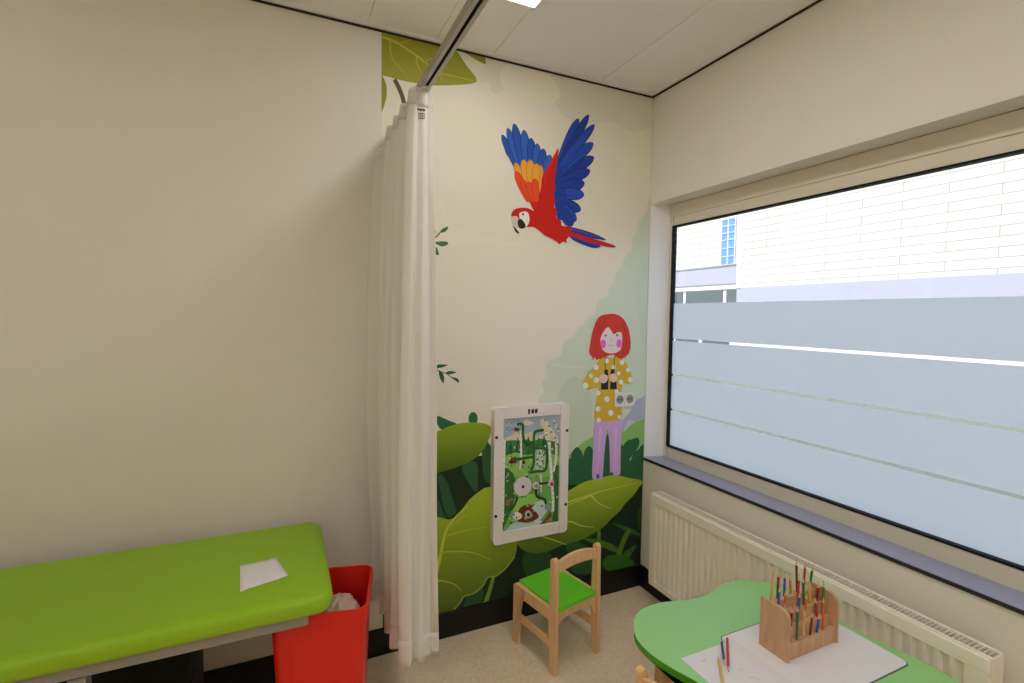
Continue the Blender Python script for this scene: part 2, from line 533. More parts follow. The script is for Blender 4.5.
# undergrowth base
ink.poly([(376, 470), (420, 462), (440, 458), (490, 455), (560, 485), (600, 484), (660, 478), (660, 640), (376, 660)], (22, 36, 24), smooth=0, clip=CLIP)
ink.poly([(376, 430), (420, 440), (445, 465), (470, 480), (490, 478), (470, 520), (376, 530)], (24, 38, 24), clip=CLIP)
for pts in ([(438, 476), (446, 480), (452, 498), (456, 512), (446, 514)], [(462, 466), (476, 462), (478, 480), (476, 492), (468, 482)], [(438, 500), (442, 510), (446, 520), (437, 520)], [(482, 440), (492, 450), (492, 480), (484, 478)]):
    ink.poly(pts, (36, 74, 44), clip=CLIP)
ink.build('backdrop_print', MT['print'], MUR)

LV = -0.0020
def leaf(name, draw, y0):
    k = Ink(wall_map, y0, KM); draw(k); return k.build(name, MT['print'], MUR)

def d_top(k):
    z = lambda L: [(256 + x / 3.996, y / 3.996) for x, y in L]
    k.poly(z([(495, 120), (560, 125), (640, 140), (750, 165), (795, 195), (840, 262), (882, 326), (800, 340), (700, 341), (600, 326), (505, 302), (480, 300)]), (116, 116, 36), (126, 124, 42), smooth=3, clip=CLIP)
    k.poly(z([(828, 200), (880, 205), (916, 220), (917, 259), (882, 242), (850, 222)]), (116, 116, 36), smooth=0, clip=CLIP)
    k.stroke(z([(500, 148), (560, 170), (650, 230), (720, 285), (790, 305), (872, 324)]), 2.6, (152, 146, 50), clip=CLIP)
    for v in ([(535, 165), (545, 235), (605, 305)], [(640, 230), (645, 260), (662, 292)], [(570, 178), (600, 165), (640, 155)], [(670, 250), (690, 238), (715, 232)], [(733, 288), (738, 310), (748, 328)]):
        k.stroke(z(v), 1.8, (146, 140, 48), clip=CLIP)
    k.poly(z([(495, 300), (512, 318), (521, 345), (522, 380), (514, 415), (498, 445)]), (112, 114, 40), smooth=4, clip=CLIP)
    k.stroke(z([(553, 318), (572, 355), (588, 400), (590, 430)]), 4.2, (72, 66, 50), taper=False, clip=CLIP)
leaf('hanging_leaf_print', d_top, LV)

def d_left(k):
    k.ell(473, 418.5, 4.6, 6.5, (38, 84, 50))
    k.poly([(437, 416), (441, 417), (450, 421), (457, 424), (450, 430), (442, 430), (437, 424)], (38, 84, 50), smooth=2, clip=CLIP)
    k.poly([(400, 452), (420, 440), (438, 431), (450, 426), (462, 423), (476, 422.5), (486, 424), (491, 428), (489, 438), (483, 450), (474, 459), (462, 465), (448, 470), (430, 474), (410, 470)], (118, 138, 32), (60, 80, 22), smooth=4, clip=CLIP)
leaf('rounded_leaf_print', d_left, LV - .0002)

def d_right(k):
    # undergrowth blades in front of the dark base
    def z(L): return [(540 + x / 4.555, 460 + y / 4.555) for x, y in L]
    for b in ([(264, 300), (268, 340), (262, 385)], ):
        k.stroke(z(b), 3.2, (74, 108, 34), taper=False, clip=CLIP)
    k.poly(z([(330, 285), (380, 300), (430, 318), (470, 345), (440, 345), (390, 322), (345, 298)]), (44, 78, 26), smooth=3, clip=CLIP)
    k.poly(z([(200, 360), (260, 360), (330, 385), (370, 425), (330, 415), (270, 390)]), (58, 92, 26), smooth=3, clip=CLIP)
    k.poly(z([(405, 310), (412, 325), (385, 380), (370, 430), (368, 505), (335, 505), (345, 440), (365, 375), (388, 325)]), (66, 102, 28), smooth=3, clip=CLIP)
    k.poly(z([(300, 440), (340, 430), (400, 440), (430, 470), (420, 500), (360, 505), (300, 500), (285, 470)]), (46, 84, 24), smooth=3, clip=CLIP)
    k.poly(z([(375, 430), (410, 400), (440, 385), (420, 420), (400, 450)]), (52, 86, 26), smooth=3, clip=CLIP)
    k.poly(z([(440, 250), (470, 200), (480, 330), (450, 320)]), (40, 66, 22), smooth=3, clip=CLIP)
    k.poly(z([(120, 360), (190, 380), (240, 420), (260, 500), (200, 520), (140, 500)]), (34, 66, 30), smooth=3, clip=CLIP)
    k.poly(z([(-80, 440), (-30, 400), (40, 420), (60, 470), (20, 520), (-60, 530)]), (34, 64, 32), smooth=3, clip=CLIP)
    k.stroke(z([(-20, 530), (40, 545), (90, 520)]), 3, (60, 92, 30), clip=CLIP)
    # big leaf behind the play panel, tip to the right
    k.poly(z([(-110, 330), (0, 210), (60, 170), (130, 138), (200, 100), (270, 82), (335, 68), (400, 80), (466, 95), (445, 130), (425, 160), (385, 200), (360, 235), (325, 265), (290, 302), (240, 335), (200, 358), (150, 375), (90, 392), (30, 418), (-30, 425), (-90, 400)]), (134, 154, 42), (62, 84, 26), smooth=3, clip=CLIP)
    for v in ([(60, 215), (130, 190), (230, 157), (300, 135), (370, 120), (440, 102)], [(230, 158), (265, 195), (322, 220)], [(80, 280), (140, 280), (190, 300), (245, 305)], [(230, 157), (190, 180), (120, 205)], [(-20, 340), (50, 360), (120, 385)]):
        k.stroke(z(v), 1.7, (166, 168, 66), clip=CLIP)
leaf('wide_leaf_print', d_right, LV - .0004)

def d_front(k):
    def z(L): return [(430 + x / 5.69, 500 + y / 5.69) for x, y in L]
    k.poly(z([(372, 425), (352, 432), (325, 520), (300, 590), (330, 590), (350, 510)]), (92, 118, 40), smooth=0, clip=CLIP)
    k.poly(z([(210, 545), (240, 520), (300, 500), (290, 580), (250, 600), (190, 610)]), (34, 66, 32), smooth=3, clip=CLIP)
    k.poly(z([(340, -75), (280, -50), (220, 0), (175, 60), (140, 95), (105, 110), (60, 98), (20, 92), (-80, 60), (-280, 160), (-280, 720), (40, 655), (90, 650), (130, 620), (165, 580), (190, 545), (240, 530), (285, 500), (310, 465), (330, 437), (370, 430), (410, 405), (450, 360), (485, 310), (492, 265), (500, 225), (460, 150), (420, 0)]), (136, 156, 40), (60, 82, 24), smooth=2, clip=CLIP)
    k.stroke(z([(30, 420), (55, 330), (75, 230), (100, 155), (160, 80), (220, 30)]), 4.0, (156, 164, 44), clip=CLIP)
    for v in ([(85, 205), (150, 185), (230, 165), (330, 152)], [(60, 297), (150, 290), (240, 298), (300, 318), (345, 342)], [(40, 455), (100, 465), (150, 485), (178, 520)], [(100, 160), (200, 90), (330, 40)]):
        k.stroke(z(v), 1.9, (140, 148, 52), clip=CLIP)
    k.stroke(z([(120, 640), (170, 580), (195, 545), (250, 527), (300, 485), (325, 440), (370, 432), (430, 385), (480, 320)]), 1.6, (112, 130, 44), taper=False, clip=CLIP)
leaf('lobed_leaf_print', d_front, LV - .001)

def d_twig1(k):
    def z(L): return [(425 + x / 13.66, 215 + y / 13.66) for x, y in L]
    g = (48, 92, 54)
    k.stroke(z([(20, 420), (90, 355), (150, 300), (205, 240)]), 1.3, (88, 66, 56), taper=False)
    k.poly(z([(205, 240), (225, 200), (265, 175), (315, 162), (300, 205), (260, 235)]), g, smooth=3)
    k.poly(z([(110, 300), (80, 260), (80, 200), (110, 182), (140, 205), (145, 250)]), g, smooth=3)
    k.poly(z([(115, 372), (170, 365), (240, 360), (300, 368), (315, 390), (290, 415), (230, 430), (180, 410)]), g, smooth=3)
    k.poly(z([(90, 440), (130, 432), (165, 455), (180, 500), (190, 540), (140, 545), (100, 520), (80, 480)]), g, smooth=3)
leaf('upper_twig_print', d_twig1, LV)
def d_twig2(k):
    def z(L): return [(430 + x / 22.78, 360 + y / 22.78) for x, y in L]
    g = (36, 72, 40)
    k.stroke(z([(100, 200), (200, 245), (300, 290), (380, 310), (440, 360), (520, 410)]), 0.9, (80, 66, 52), taper=False)
    k.poly(z([(120, 190), (150, 130), (200, 100), (290, 100), (405, 112), (330, 150), (230, 178)]), g, smooth=3)
    k.poly(z([(210, 235), (270, 280), (315, 370), (320, 440), (300, 530), (250, 460), (215, 380), (200, 300)]), g, smooth=3)
    k.poly(z([(350, 300), (400, 260), (470, 250), (540, 262), (595, 280), (520, 312), (430, 325)]), g, smooth=3)
    k.poly(z([(480, 395), (560, 400), (620, 420), (655, 470), (650, 520), (590, 480), (530, 440)]), g, smooth=3)
leaf('lower_twig_print', d_twig2, LV)

# parrot
pk = Ink(Zm(496, 110, 4.711), LV - .0001, KM * .86)
BL, BD, RD, RD2 = (36, 72, 150), (28, 52, 128), (176, 32, 24), (150, 20, 18)
pk.poly([(40, 190), (80, 250), (120, 300), (200, 320), (250, 245), (225, 205), (150, 170), (90, 160)], BD, smooth=3)
for i, (t, b, w) in enumerate((((28, 118), (110, 300), 28), ((54, 86), (120, 300), 30), ((84, 66), (135, 300), 36), ((130, 96), (150, 310), 38), ((164, 134), (170, 320), 36), ((193, 160), (185, 330), 36), ((222, 184), (200, 340), 36), ((254, 214), (210, 340), 36))):
    pk.feather(t, b, w, (44, 84, 160) if i % 2 else (36, 72, 150), (22, 40, 104))
pk.poly([(82, 258), (98, 305), (130, 390), (160, 440), (180, 478), (225, 480), (240, 380), (222, 300), (200, 330), (150, 310), (110, 290)], RD, smooth=2)
for t, b, w in (((90, 250), (140, 400), 30), ((208, 262), (196, 390), 30), ((128, 236), (150, 370), 34), ((160, 236), (165, 370), 36), ((190, 254), (185, 380), 34)):
    pk.feather(t, b, w, (222, 140, 48), (188, 92, 34))
for t, b in (((92, 290), (150, 430)), ((120, 330), (160, 420)), ((150, 340), (175, 430)), ((180, 325), (190, 430))):
    pk.feather(t, b, 30, (196, 66, 32), (178, 40, 24))
# near wing
for i, (t, b, w) in enumerate((((458, 222), (278, 330), 50), ((455, 156), (278, 300), 48), ((440, 286), (272, 350), 50), ((386, 42), (288, 260), 36), ((434, 24), (292, 270), 34), ((461, 70), (290, 280), 36), ((414, 345), (268, 370), 54), ((412, 400), (265, 390), 52), ((396, 474), (268, 412), 46), ((374, 524), (285, 425), 42), ((356, 546), (298, 455), 46))):
    pk.feather(t, b, w, (34, 66, 152) if i % 2 else (28, 54, 134), (18, 34, 96))
pk.poly([(262, 330), (292, 250), (312, 300), (330, 380), (326, 450), (318, 505), (296, 520), (280, 480)], (28, 54, 134), smooth=3)
for a, b in (((300, 290), (400, 200)), ((300, 320), (410, 240)), ((300, 345), (405, 295)), ((300, 370), (390, 345)), ((300, 400), (380, 400)), ((305, 430), (365, 460)), ((290, 240), (380, 110))):
    pk.stroke([a, ((a[0] + b[0]) / 2, (a[1] + b[1]) / 2 + 4), b], 3.4, (24, 32, 92))
# tail
pk.poly([(330, 550), (380, 558), (440, 575), (495, 598), (516, 614), (470, 608), (400, 596), (345, 590)], BD, smooth=3)
pk.poly([(345, 590), (400, 602), (455, 622), (492, 643), (460, 651), (410, 636), (360, 612)], BD, smooth=3)
pk.poly([(330, 572), (400, 590), (470, 610), (520, 626), (556, 638), (560, 648), (530, 647), (460, 632), (390, 610), (340, 592)], (160, 28, 48), smooth=3)
pk.stroke([(350, 560), (420, 580), (490, 602)], 4, (160, 28, 48))
# body
pk.poly([(72, 505), (72, 488), (84, 470), (110, 462), (142, 462), (165, 470), (178, 474), (200, 430), (214, 385), (212, 340), (222, 300), (240, 272), (258, 240), (276, 205), (292, 182), (290, 215), (284, 255), (280, 300), (274, 340), (278, 370), (270, 400), (280, 430), (272, 455), (288, 480), (282, 505), (306, 525), (308, 545), (345, 550), (352, 570), (344, 595), (330, 612), (332, 628), (314, 620), (298, 633), (284, 622), (258, 606), (226, 590), (200, 568), (175, 552), (148, 552), (112, 548), (88, 530)], (172, 26, 18), smooth=3)
pk.stroke([(288, 190), (262, 250), (236, 300), (224, 360)], 8, (190, 40, 28))
pk.poly([(108, 490), (118, 482), (135, 478), (150, 486), (156, 510), (152, 535), (140, 550), (124, 540), (112, 520)], (216, 204, 190), smooth=4)
pk.ell(126, 492, 6, 4.5, (60, 50, 40))
pk.poly([(70, 508), (84, 500), (100, 504), (108, 524), (104, 548), (94, 562), (80, 548), (72, 528)], (178, 168, 160), smooth=4)
pk.poly([(102, 520), (116, 514), (130, 528), (138, 546), (130, 558), (112, 558), (102, 545)], (34, 28, 28), smooth=4)
pk.poly([(80, 545), (92, 560), (104, 572), (108, 582), (98, 580), (86, 566)], (48, 44, 42), smooth=3)
pk.build('parrot_print', MT['print'], MUR)

# girl
gk = Ink(Zm(574, 305, 6.825), LV - .0016, KM * .92)
gk.poly([(140, 788), (228, 792), (222, 850), (210, 950), (200, 1060), (190, 1184), (156, 1186), (122, 1180), (124, 1060), (130, 930)], (170, 138, 186), smooth=2)
gk.poly([(232, 792), (322, 778), (322, 850), (318, 950), (314, 1060), (312, 1152), (280, 1160), (246, 1156), (242, 1060), (238, 930)], (176, 140, 186), smooth=2)
gk.stroke([(180, 830), (170, 960), (155, 1150)], 20, (182, 154, 198)); gk.stroke([(285, 830), (282, 960), (280, 1130)], 20, (184, 154, 198))
gk.ell(160, 1168, 13, 17, (48, 92, 110)); gk.ell(255, 1152, 13, 13, (48, 92, 110))
gk.poly([(196, 345), (240, 352), (285, 345), (330, 372), (368, 418), (396, 500), (394, 532), (360, 540), (328, 535), (320, 600), (322, 690), (322, 775), (290, 786), (240, 796), (190, 794), (137, 780), (142, 700), (156, 610), (166, 566), (130, 568), (88, 578), (58, 562), (56, 528), (84, 478), (118, 436), (158, 392)], (180, 146, 42), smooth=2)
for x, y, r in ((148, 424, 18), (113, 482, 14), (150, 512, 18), (76, 550, 20), (220, 382, 15), (325, 392, 16), (366, 442, 14), (382, 510, 17), (318, 525, 15), (268, 424, 14), (302, 466, 12), (163, 600, 15), (222, 642, 18), (162, 708, 17), (248, 736, 18), (287, 592, 15), (306, 764, 13), (167, 784, 14)):
    gk.ell(x, y, r, r * 1.1, (212, 202, 194))
gk.poly([(224, 320), (276, 320), (272, 350), (250, 362), (228, 350)], (204, 172, 168), smooth=3)
gk.poly([(240, 60), (290, 65), (335, 95), (365, 150), (380, 215), (384, 280), (372, 322), (350, 352), (318, 366), (292, 356), (262, 340), (215, 350), (190, 362), (150, 372), (140, 355), (122, 352), (102, 318), (110, 250), (124, 180), (148, 112), (176, 76)], (176, 48, 38), smooth=3)
for x, y in ((128, 372), (152, 376), (176, 366), (206, 352), (300, 366), (322, 372), (346, 358), (368, 332), (110, 345)):
    gk.poly([(x - 12, y - 34), (x + 12, y - 36), (x + 2, y + 6)], (176, 48, 38), smooth=0)
gk.poly([(228, 150), (200, 182), (180, 220), (178, 262), (195, 308), (236, 330), (286, 324), (316, 300), (326, 246), (322, 190), (292, 186), (268, 200), (252, 176)], (206, 178, 178), smooth=2)
gk.ell(196, 265, 20, 29, (204, 84, 160)); gk.ell(304, 262, 18, 29, (204, 84, 160))
gk.ell(212, 208, 9, 8, (96, 110, 110)); gk.ell(290, 206, 9, 8, (96, 110, 110)); gk.ell(250, 240, 11, 9, (190, 160, 168))
gk.stroke([(230, 274), (250, 279), (270, 274)], 4, (120, 90, 96))
for v in ([(170, 130), (150, 220), (140, 330)], [(330, 130), (352, 220), (350, 320)], [(215, 90), (188, 150), (170, 200)]):
    gk.stroke(v, 7, (150, 40, 32))
gk.stroke([(212, 340), (209, 390), (210, 440)], 4, (40, 34, 34), taper=False); gk.stroke([(276, 340), (272, 390), (270, 440)], 4, (40, 34, 34), taper=False)
for q in ([(205, 440), (228, 440), (230, 480), (202, 480)], [(248, 438), (272, 438), (274, 480), (246, 480)], [(184, 500), (232, 500), (230, 576), (180, 576)], [(246, 500), (286, 500), (288, 574), (242, 574)]):
    gk.poly(q, (36, 32, 40), smooth=0)
gk.ell(198, 502, 28, 32, (206, 168, 160)); gk.ell(266, 497, 27, 30, (206, 168, 160))
for x in (184, 196, 208): gk.stroke([(x, 495), (x - 2, 510), (x, 525)], 3, (186, 140, 136))
gk.build('girl_print', MT['print'], MUR)

# ------------------------------------------------------------------ play panel on the mural wall
PY = -0.042
pan = empty('marble_maze', 'white framed marble track game with a forest picture screwed to the mural wall', 'wall game')
PX0, PX1, PZ0, PZ1 = -0.922, -0.512, 0.412, 1.076
def rrect(x0, x1, z0, z1, r, n=6):
    P = []
    for (cx, cz, a) in ((x1 - r, z1 - r, 0), (x0 + r, z1 - r, 90), (x0 + r, z0 + r, 180), (x1 - r, z0 + r, 270)):
        for i in range(n + 1):
            t = radians(a + 90 * i / n); P.append((cx + r * cos(t), cz + r * sin(t)))
    return P
bm = bmesh.new(); prism(bm, rrect(PX0, PX1, PZ0, PZ1, .022), 0.030, 1, -0.030)
link('back_board', bm, MT['board'], pan, bevel=0.002)
SW = 0.048
for s in (0, 1):
    x0 = PX0 if s == 0 else PX1 - SW
    P = rrect(x0, x0 + SW, PZ0, PZ1, .022)
    x_in = x0 + SW if s == 0 else x0
    P = [((x_in if (abs(p[0] - x_in) < .0225) else p[0]), p[1]) if (abs(p[0] - x_in) < .0225) else p for p in P]
    Q = []
    for p in P:
        z = p[1]
        if abs(p[0] - x_in) < 1e-6: z = PZ1 if z > .7 else PZ0
        if not Q or (abs(Q[-1][0] - p[0]) + abs(Q[-1][1] - z)) > 1e-5: Q.append((p[0], z))
    if (abs(Q[-1][0] - Q[0][0]) + abs(Q[-1][1] - Q[0][1])) < 1e-5: Q.pop()
    bm = bmesh.new(); prism(bm, Q, -0.013, 1, -0.0295)
    rail = link('side_rail', bm, MT['board'], pan, bevel=0.0015)
    for z in (0.556, 0.936):
        bm = bmesh.new(); cyl(bm, (x0 + SW / 2 + (-.012 if s == 0 else .012), -0.0425, z), (x0 + SW / 2 + (-.012 if s == 0 else .012), -0.046, z), .0078, .0066, 14)
        link('screw', bm, MT['black'], rail)
IX0, IX1 = PX0 + SW + .0012, PX1 - SW - .0012
link('top_rail', B(IX0, IX1, -0.041, -0.0295, 1.020, PZ1 - .0005), MT['board'], pan, bevel=0.001)
link('bottom_rail', B(IX0, IX1, -0.041, -0.0295, PZ0 + .0005, 0.470), MT['board'], pan, bevel=0.001)
# maker's mark on the top rail
bm = bmesh.new()
def slab(L, y=-0.0418):
    prism(bm, L, 0.0009, 1, y)
def glyph(ox, oz, L): slab([(ox + a * .0011, oz + b * .0011) for a, b in L])
cxm = (IX0 + IX1) / 2 - .003; zb = 1.036
glyph(cxm - .026, zb, [(2, -2), (9, -2), (11, 8), (11, 21), (5, 22), (0, 20), (3, 14)])
glyph(cxm - .007, zb, [(0, 3), (5, 0), (13, 1), (13, 6), (9, 9), (13, 13), (13, 23), (9, 20), (2, 20), (0, 15)])
glyph(cxm + .012, zb, [(0, 4), (2, 1), (13, 2), (13, 6), (7, 10), (13, 16), (14, 23), (8, 19), (2, 21), (0, 16)])
link('logo_lettering', bm, MT['black'], pan)
# printed forest picture on the play field
pmap = lambda px, py: (lambda q: (q.x, q.z))(on(px, py, 1, -0.031))
PC = (IX0, IX1, 0.470, 1.020)
bi = Ink(pmap, -0.0303, 1.75, 0.00001)
bi.poly([(IX0, .47), (IX1, .47), (IX1, 1.020), (IX0, 1.020)], (98, 142, 76), smooth=0, world=True)
def z1(L): return [(498 + x / 11.386, 414 + y / 11.386) for x, y in L]
def z2(L): return [(498 + x / 11.323 * 1.077, 470 + y / 10.508) for x, y in L]
def z2(L): return [(498 + x / 10.514, 470 + y / 10.508) for x, y in L]
bi.poly(z1([(40, 0), (720, -30), (720, 330), (40, 330)]), (136, 148, 158), smooth=0, clip=PC)
for L in ([(280, 100), (330, 70), (410, 100), (370, 125), (300, 125)], [(480, 90), (520, 50), (560, 100), (640, 200), (690, 300), (690, 420), (560, 420), (520, 200)], [(160, 240), (210, 200), (260, 240), (400, 200), (440, 250), (540, 230), (540, 360), (60, 380), (60, 290)]):
    bi.poly(z1(L), (178, 172, 150), smooth=3, clip=PC)
bi.poly(z1([(60, 330), (130, 300), (230, 300), (320, 290), (400, 310), (480, 280), (560, 300), (720, 340), (720, 470), (60, 470)]), (60, 104, 60), smooth=3, clip=PC)
for x, y, h in ((100, 300, 160), (145, 310, 150), (225, 260, 180), (345, 240, 150), (460, 250, 130), (525, 230, 140), (350, 330, 120), (600, 330, 160), (660, 350, 150)):
    bi.poly(z1([(x, y), (x + 32, y + h), (x - 32, y + h)]), (34, 74, 46) if int(x) % 2 else (48, 92, 50), smooth=0, clip=PC)
bi.poly(z1([(80, 500), (200, 440), (330, 470), (520, 440), (700, 500), (700, 700), (80, 700)]), (118, 160, 84), smooth=3, clip=PC)
bi.poly(z1([(430, 400), (540, 390), (550, 640), (430, 640)]), (150, 172, 140), smooth=2, clip=PC)
for i in range(44):
    x = random.uniform(440, 535); y = random.uniform(410, 630)
    bi.ell(*z1([(x, y)])[0], .7, .9, (60, 84, 80) if i % 2 else (214, 214, 204))
for i in range(24):
    x = 90 + (i * 61) % 150; y = 60 + (i * 43) % 180
    bi.ell(*z1([(x, y)])[0], 1.0, .6, (98, 116, 124) if i % 2 else (160, 168, 166))
# lower half
bi.poly(z2([(40, 0), (140, 20), (180, 100), (180, 240), (140, 420), (60, 600), (40, 600)]), (44, 88, 40), smooth=2, clip=PC)
bi.poly(z2([(140, 430), (190, 300), (240, 260), (330, 260), (420, 240), (420, 320), (330, 400), (230, 430)]), (124, 170, 76), smooth=3, clip=PC)
bi.poly(z2([(580, -60), (700, -60), (700, 580), (560, 570), (590, 400)]), (44, 92, 46), smooth=0, clip=PC)
bi.poly(z2([(60, 640), (120, 580), (200, 550), (330, 560), (420, 520), (480, 560), (420, 620), (200, 660)]), (152, 168, 166), smooth=3, clip=PC)
bi.poly(z2([(360, 390), (400, 340), (470, 320), (500, 380), (520, 420), (480, 480), (440, 540), (400, 560)]), (164, 174, 176), smooth=3, clip=PC)
bi.poly(z2([(220, 420), (260, 380), (320, 360), (350, 400), (400, 440), (430, 490), (380, 530), (300, 550), (220, 540), (190, 500)]), (96, 36, 32), smooth=3, clip=PC)
bi.poly(z2([(320, 350), (350, 370), (395, 355), (360, 395), (330, 395)]), (110, 50, 40), smooth=0, clip=PC)
bi.poly(z2([(140, 470), (200, 440), (250, 470), (240, 510), (180, 520)]), (196, 190, 180), smooth=3, clip=PC)
bi.ell(*z2([(318, 465)])[0], 3.4, 4, (150, 150, 140)); bi.ell(*z2([(320, 470)])[0], 1.6, 2, (40, 36, 36))
bi.poly(z2([(410, 590), (450, 560), (520, 480), (550, 430), (560, 480), (500, 560), (440, 600)]), (98, 62, 46), smooth=3, clip=PC)
bi.stroke(z2([(60, 640), (110, 590), (135, 530), (130, 470)]), 1.6, (120, 112, 60), clip=PC)
for x, y in ((110, 330), (140, 310), (100, 360), (560, 550), (520, 540)):
    bi.ell(*z2([(x, y)])[0], 2.2, 1.6, (120, 96, 70))
for i in range(110):
    x, y = random.uniform(503, 560), random.uniform(446, 524)
    if 516 < x < 528 and 478 < y < 496: continue
    bi.ell(x, y, random.uniform(.5, 1.6), random.uniform(.5, 1.3), random.choice(((50, 96, 48), (36, 78, 44), (132, 176, 92), (120, 164, 80), (70, 116, 58), (160, 176, 120))), random.uniform(0, 3), 10)
# birch trunks with dark flecks
def trunk(pts, w):
    bi.stroke(pts, w, (206, 200, 186), taper=False, clip=PC)
    L = crom([Vector(p) for p in pts], 5, closed=False)
    for i, p in enumerate(L):
        bi.ell(p.x + random.uniform(-.35, .35) * w, p.y + random.uniform(-.6, .6), w * .2, .4, (70, 66, 60))
trunk([(504.5, 440), (503.5, 470), (503, 500), (502.5, 522)], 2.4)
trunk([(520.5, 430), (521, 452), (520, 470)], 1.9)
trunk([(546, 432), (549, 445), (551, 474), (553, 500), (552.5, 512)], 2.6)
trunk([(556, 442), (556, 458), (553, 472)], 2.4)
trunk([(540.7, 472), (541, 485), (540.8, 492)], 1.5)
for i in range(30):
    bi.ell(545 + (i * 29) % 14, 420 + (i * 17) % 30, .9, .9, (198, 190, 168) if i % 3 else (110, 92, 76))
# little red barn and sign
bi.poly(z1([(110, 560), (150, 500), (200, 480), (210, 560)]), (104, 40, 38), smooth=0, clip=PC)
bi.poly(z1([(175, 160), (200, 150), (245, 165), (240, 195), (190, 195)]), (86, 44, 42), smooth=0, clip=PC)
bi.ell(*z1([(290, 548)])[0], 1.6, 1.8, (56, 40, 36)); bi.ell(*z1([(150, 550)])[0], 2, 1.5, (60, 40, 34))
bi.build('printed_picture', MT['board_print'], pan)
# marble tracks: green raised tubes
MT['track'] = mat('green_track', C(40, 106, 44), 0.35, 0.4)
MT['track_dark'] = mat('dark_green_track', C(24, 66, 34), 0.35, 0.4)
def track(L, z, m, r=.0065, name='marble_track'):
    pts = crom([Vector((q.x, -0.0345, q.z)) for q in (on(x, y, 1, -0.031) for x, y in z(L))], 6, closed=False)
    bm = bmesh.new()
    n = 10; rings = []
    for i, p in enumerate(pts):
        d = (pts[min(i + 1, len(pts) - 1)] - pts[max(i - 1, 0)]).normalized()
        u = Vector((0, 1, 0)); w = d.cross(u).normalized()
        rings.append([bm.verts.new(p + u * (cos(2 * pi * k / n) * .0032) + w * (sin(2 * pi * k / n) * r)) for k in range(n)])
    for i in range(len(rings) - 1):
        for k in range(n): bm.faces.new((rings[i][k], rings[i][(k + 1) % n], rings[i + 1][(k + 1) % n], rings[i + 1][k]))
    bm.faces.new(rings[0]); bm.faces.new(rings[-1][::-1])
    link(name, bm, m, pan, smooth=True)
G1, G2 = MT['track'], MT['track_dark']
track([(215, 118), (250, 106), (280, 125), (282, 230), (300, 310), (350, 322), (405, 318)], z1, G1)
track([(515, 180), (450, 188), (412, 215), (406, 320), (406, 450), (404, 560), (370, 640)], z1, G1)
track([(160, 508), (240, 508), (320, 495), (400, 485)], z1, G1)
track([(410, 390), (480, 385), (540, 392), (556, 440), (552, 560), (530, 640), (440, 650), (350, 665)], z1, G1)
track([(310, 60), (280, 90)], z2, G2, .005)
track([(205, 280), (170, 360), (135, 420)], z2, G2, .005)
track([(430, 140), (480, 138), (540, 128)], z2, G2, .005)
track([(395, 180), (405, 270), (450, 290), (490, 310), (500, 350)], z2, G2, .006)
def disc(c, z, r, m, name, lab=None, d=.009):
    x, y = z([c])[0]; q = on(x, y, 1, -0.031)
    bm = bmesh.new(); cyl(bm, (q.x, -0.0306, q.z), (q.x, -0.0306 - d, q.z), r, r, 28)
    o = link(name, bm, m, pan, bevel=.0012)
    if lab: o['label'] = lab
    return o, q
MT['disc'] = mat('white_turning_disc', C(226, 218, 216), 0.4)
MT['knob_blue'] = mat('blue_grey_knob', C(150, 160, 190), 0.35)
MT['knob_red'] = mat('red_knob', C(196, 70, 84), 0.35)
do, q = disc((255, 170), z2, .0475, MT['disc'], 'turning_disc', 'white turning disc')
bm = bmesh.new(); cyl(bm, (q.x, -.039, q.z), (q.x, -.044, q.z), .0075, .006, 14); link('disc_hub', bm, MT['black'], do)
disc((392, 160), z2, .018, MT['disc'], 'rim_knob'); disc((395, 160), z2, .011, MT['knob_blue'], 'knob', 'blue knob', .013)
disc((552, 140), z2, .017, MT['disc'], 'rim_knob'); disc((556, 140), z2, .010, MT['knob_red'], 'knob', 'red knob', .013)
disc((518, 390), z2, .014, MT['knob_blue'], 'knob', 'pale blue knob', .011)
disc((145, 460), z2, .011, MT['knob_blue'], 'knob', 'pale blue knob', .009)

# ------------------------------------------------------------------ double power socket
so = empty('power_socket', 'white double power socket on the mural beside the printed girl', 'socket')
for cx in (-0.1775, -0.1115):
    bm = bmesh.new(); prism(bm, rrect(cx - .0318, cx + .0318, 1.027, 1.107, .006, 4), -0.010, 1, -0.001)
    pl = link('cover_plate', bm, MT['socket'], so, bevel=.002)
    bm = bmesh.new()
    n = 28; cz = 1.067
    rings = []
    for r, y in ((.0240, -.0112), (.0225, -.0116), (.0205, -.0112), (.0195, -.0035)):
        rings.append([bm.verts.new((cx + r * cos(2 * pi * i / n), y, cz + r * sin(2 * pi * i / n))) for i in range(n)])
    for a in range(3):
        for i in range(n): bm.faces.new((rings[a][i], rings[a][(i + 1) % n], rings[a + 1][(i + 1) % n], rings[a + 1][i]))
    w = link('socket_well', bm, MT['socket_well'], pl, smooth=True)
    bm = bmesh.new(); cyl(bm, (cx, -.0113, cz), (cx, -.0118, cz), .0195, n=24); link('socket_face', bm, MT['socket_well'], pl)
    for s in (-1, 1):
        bm = bmesh.new(); cyl(bm, (cx + s * .0095, -.0116, cz), (cx + s * .0095, -.0124, cz), .004, n=12)
        link('pin_hole', bm, MT['black'], pl)
        link('earth_clip', B(cx - .003, cx + .003, -.0135, -.0116, cz + s * .0165 - .003, cz + s * .0165 + .003), MT['metal'], pl)

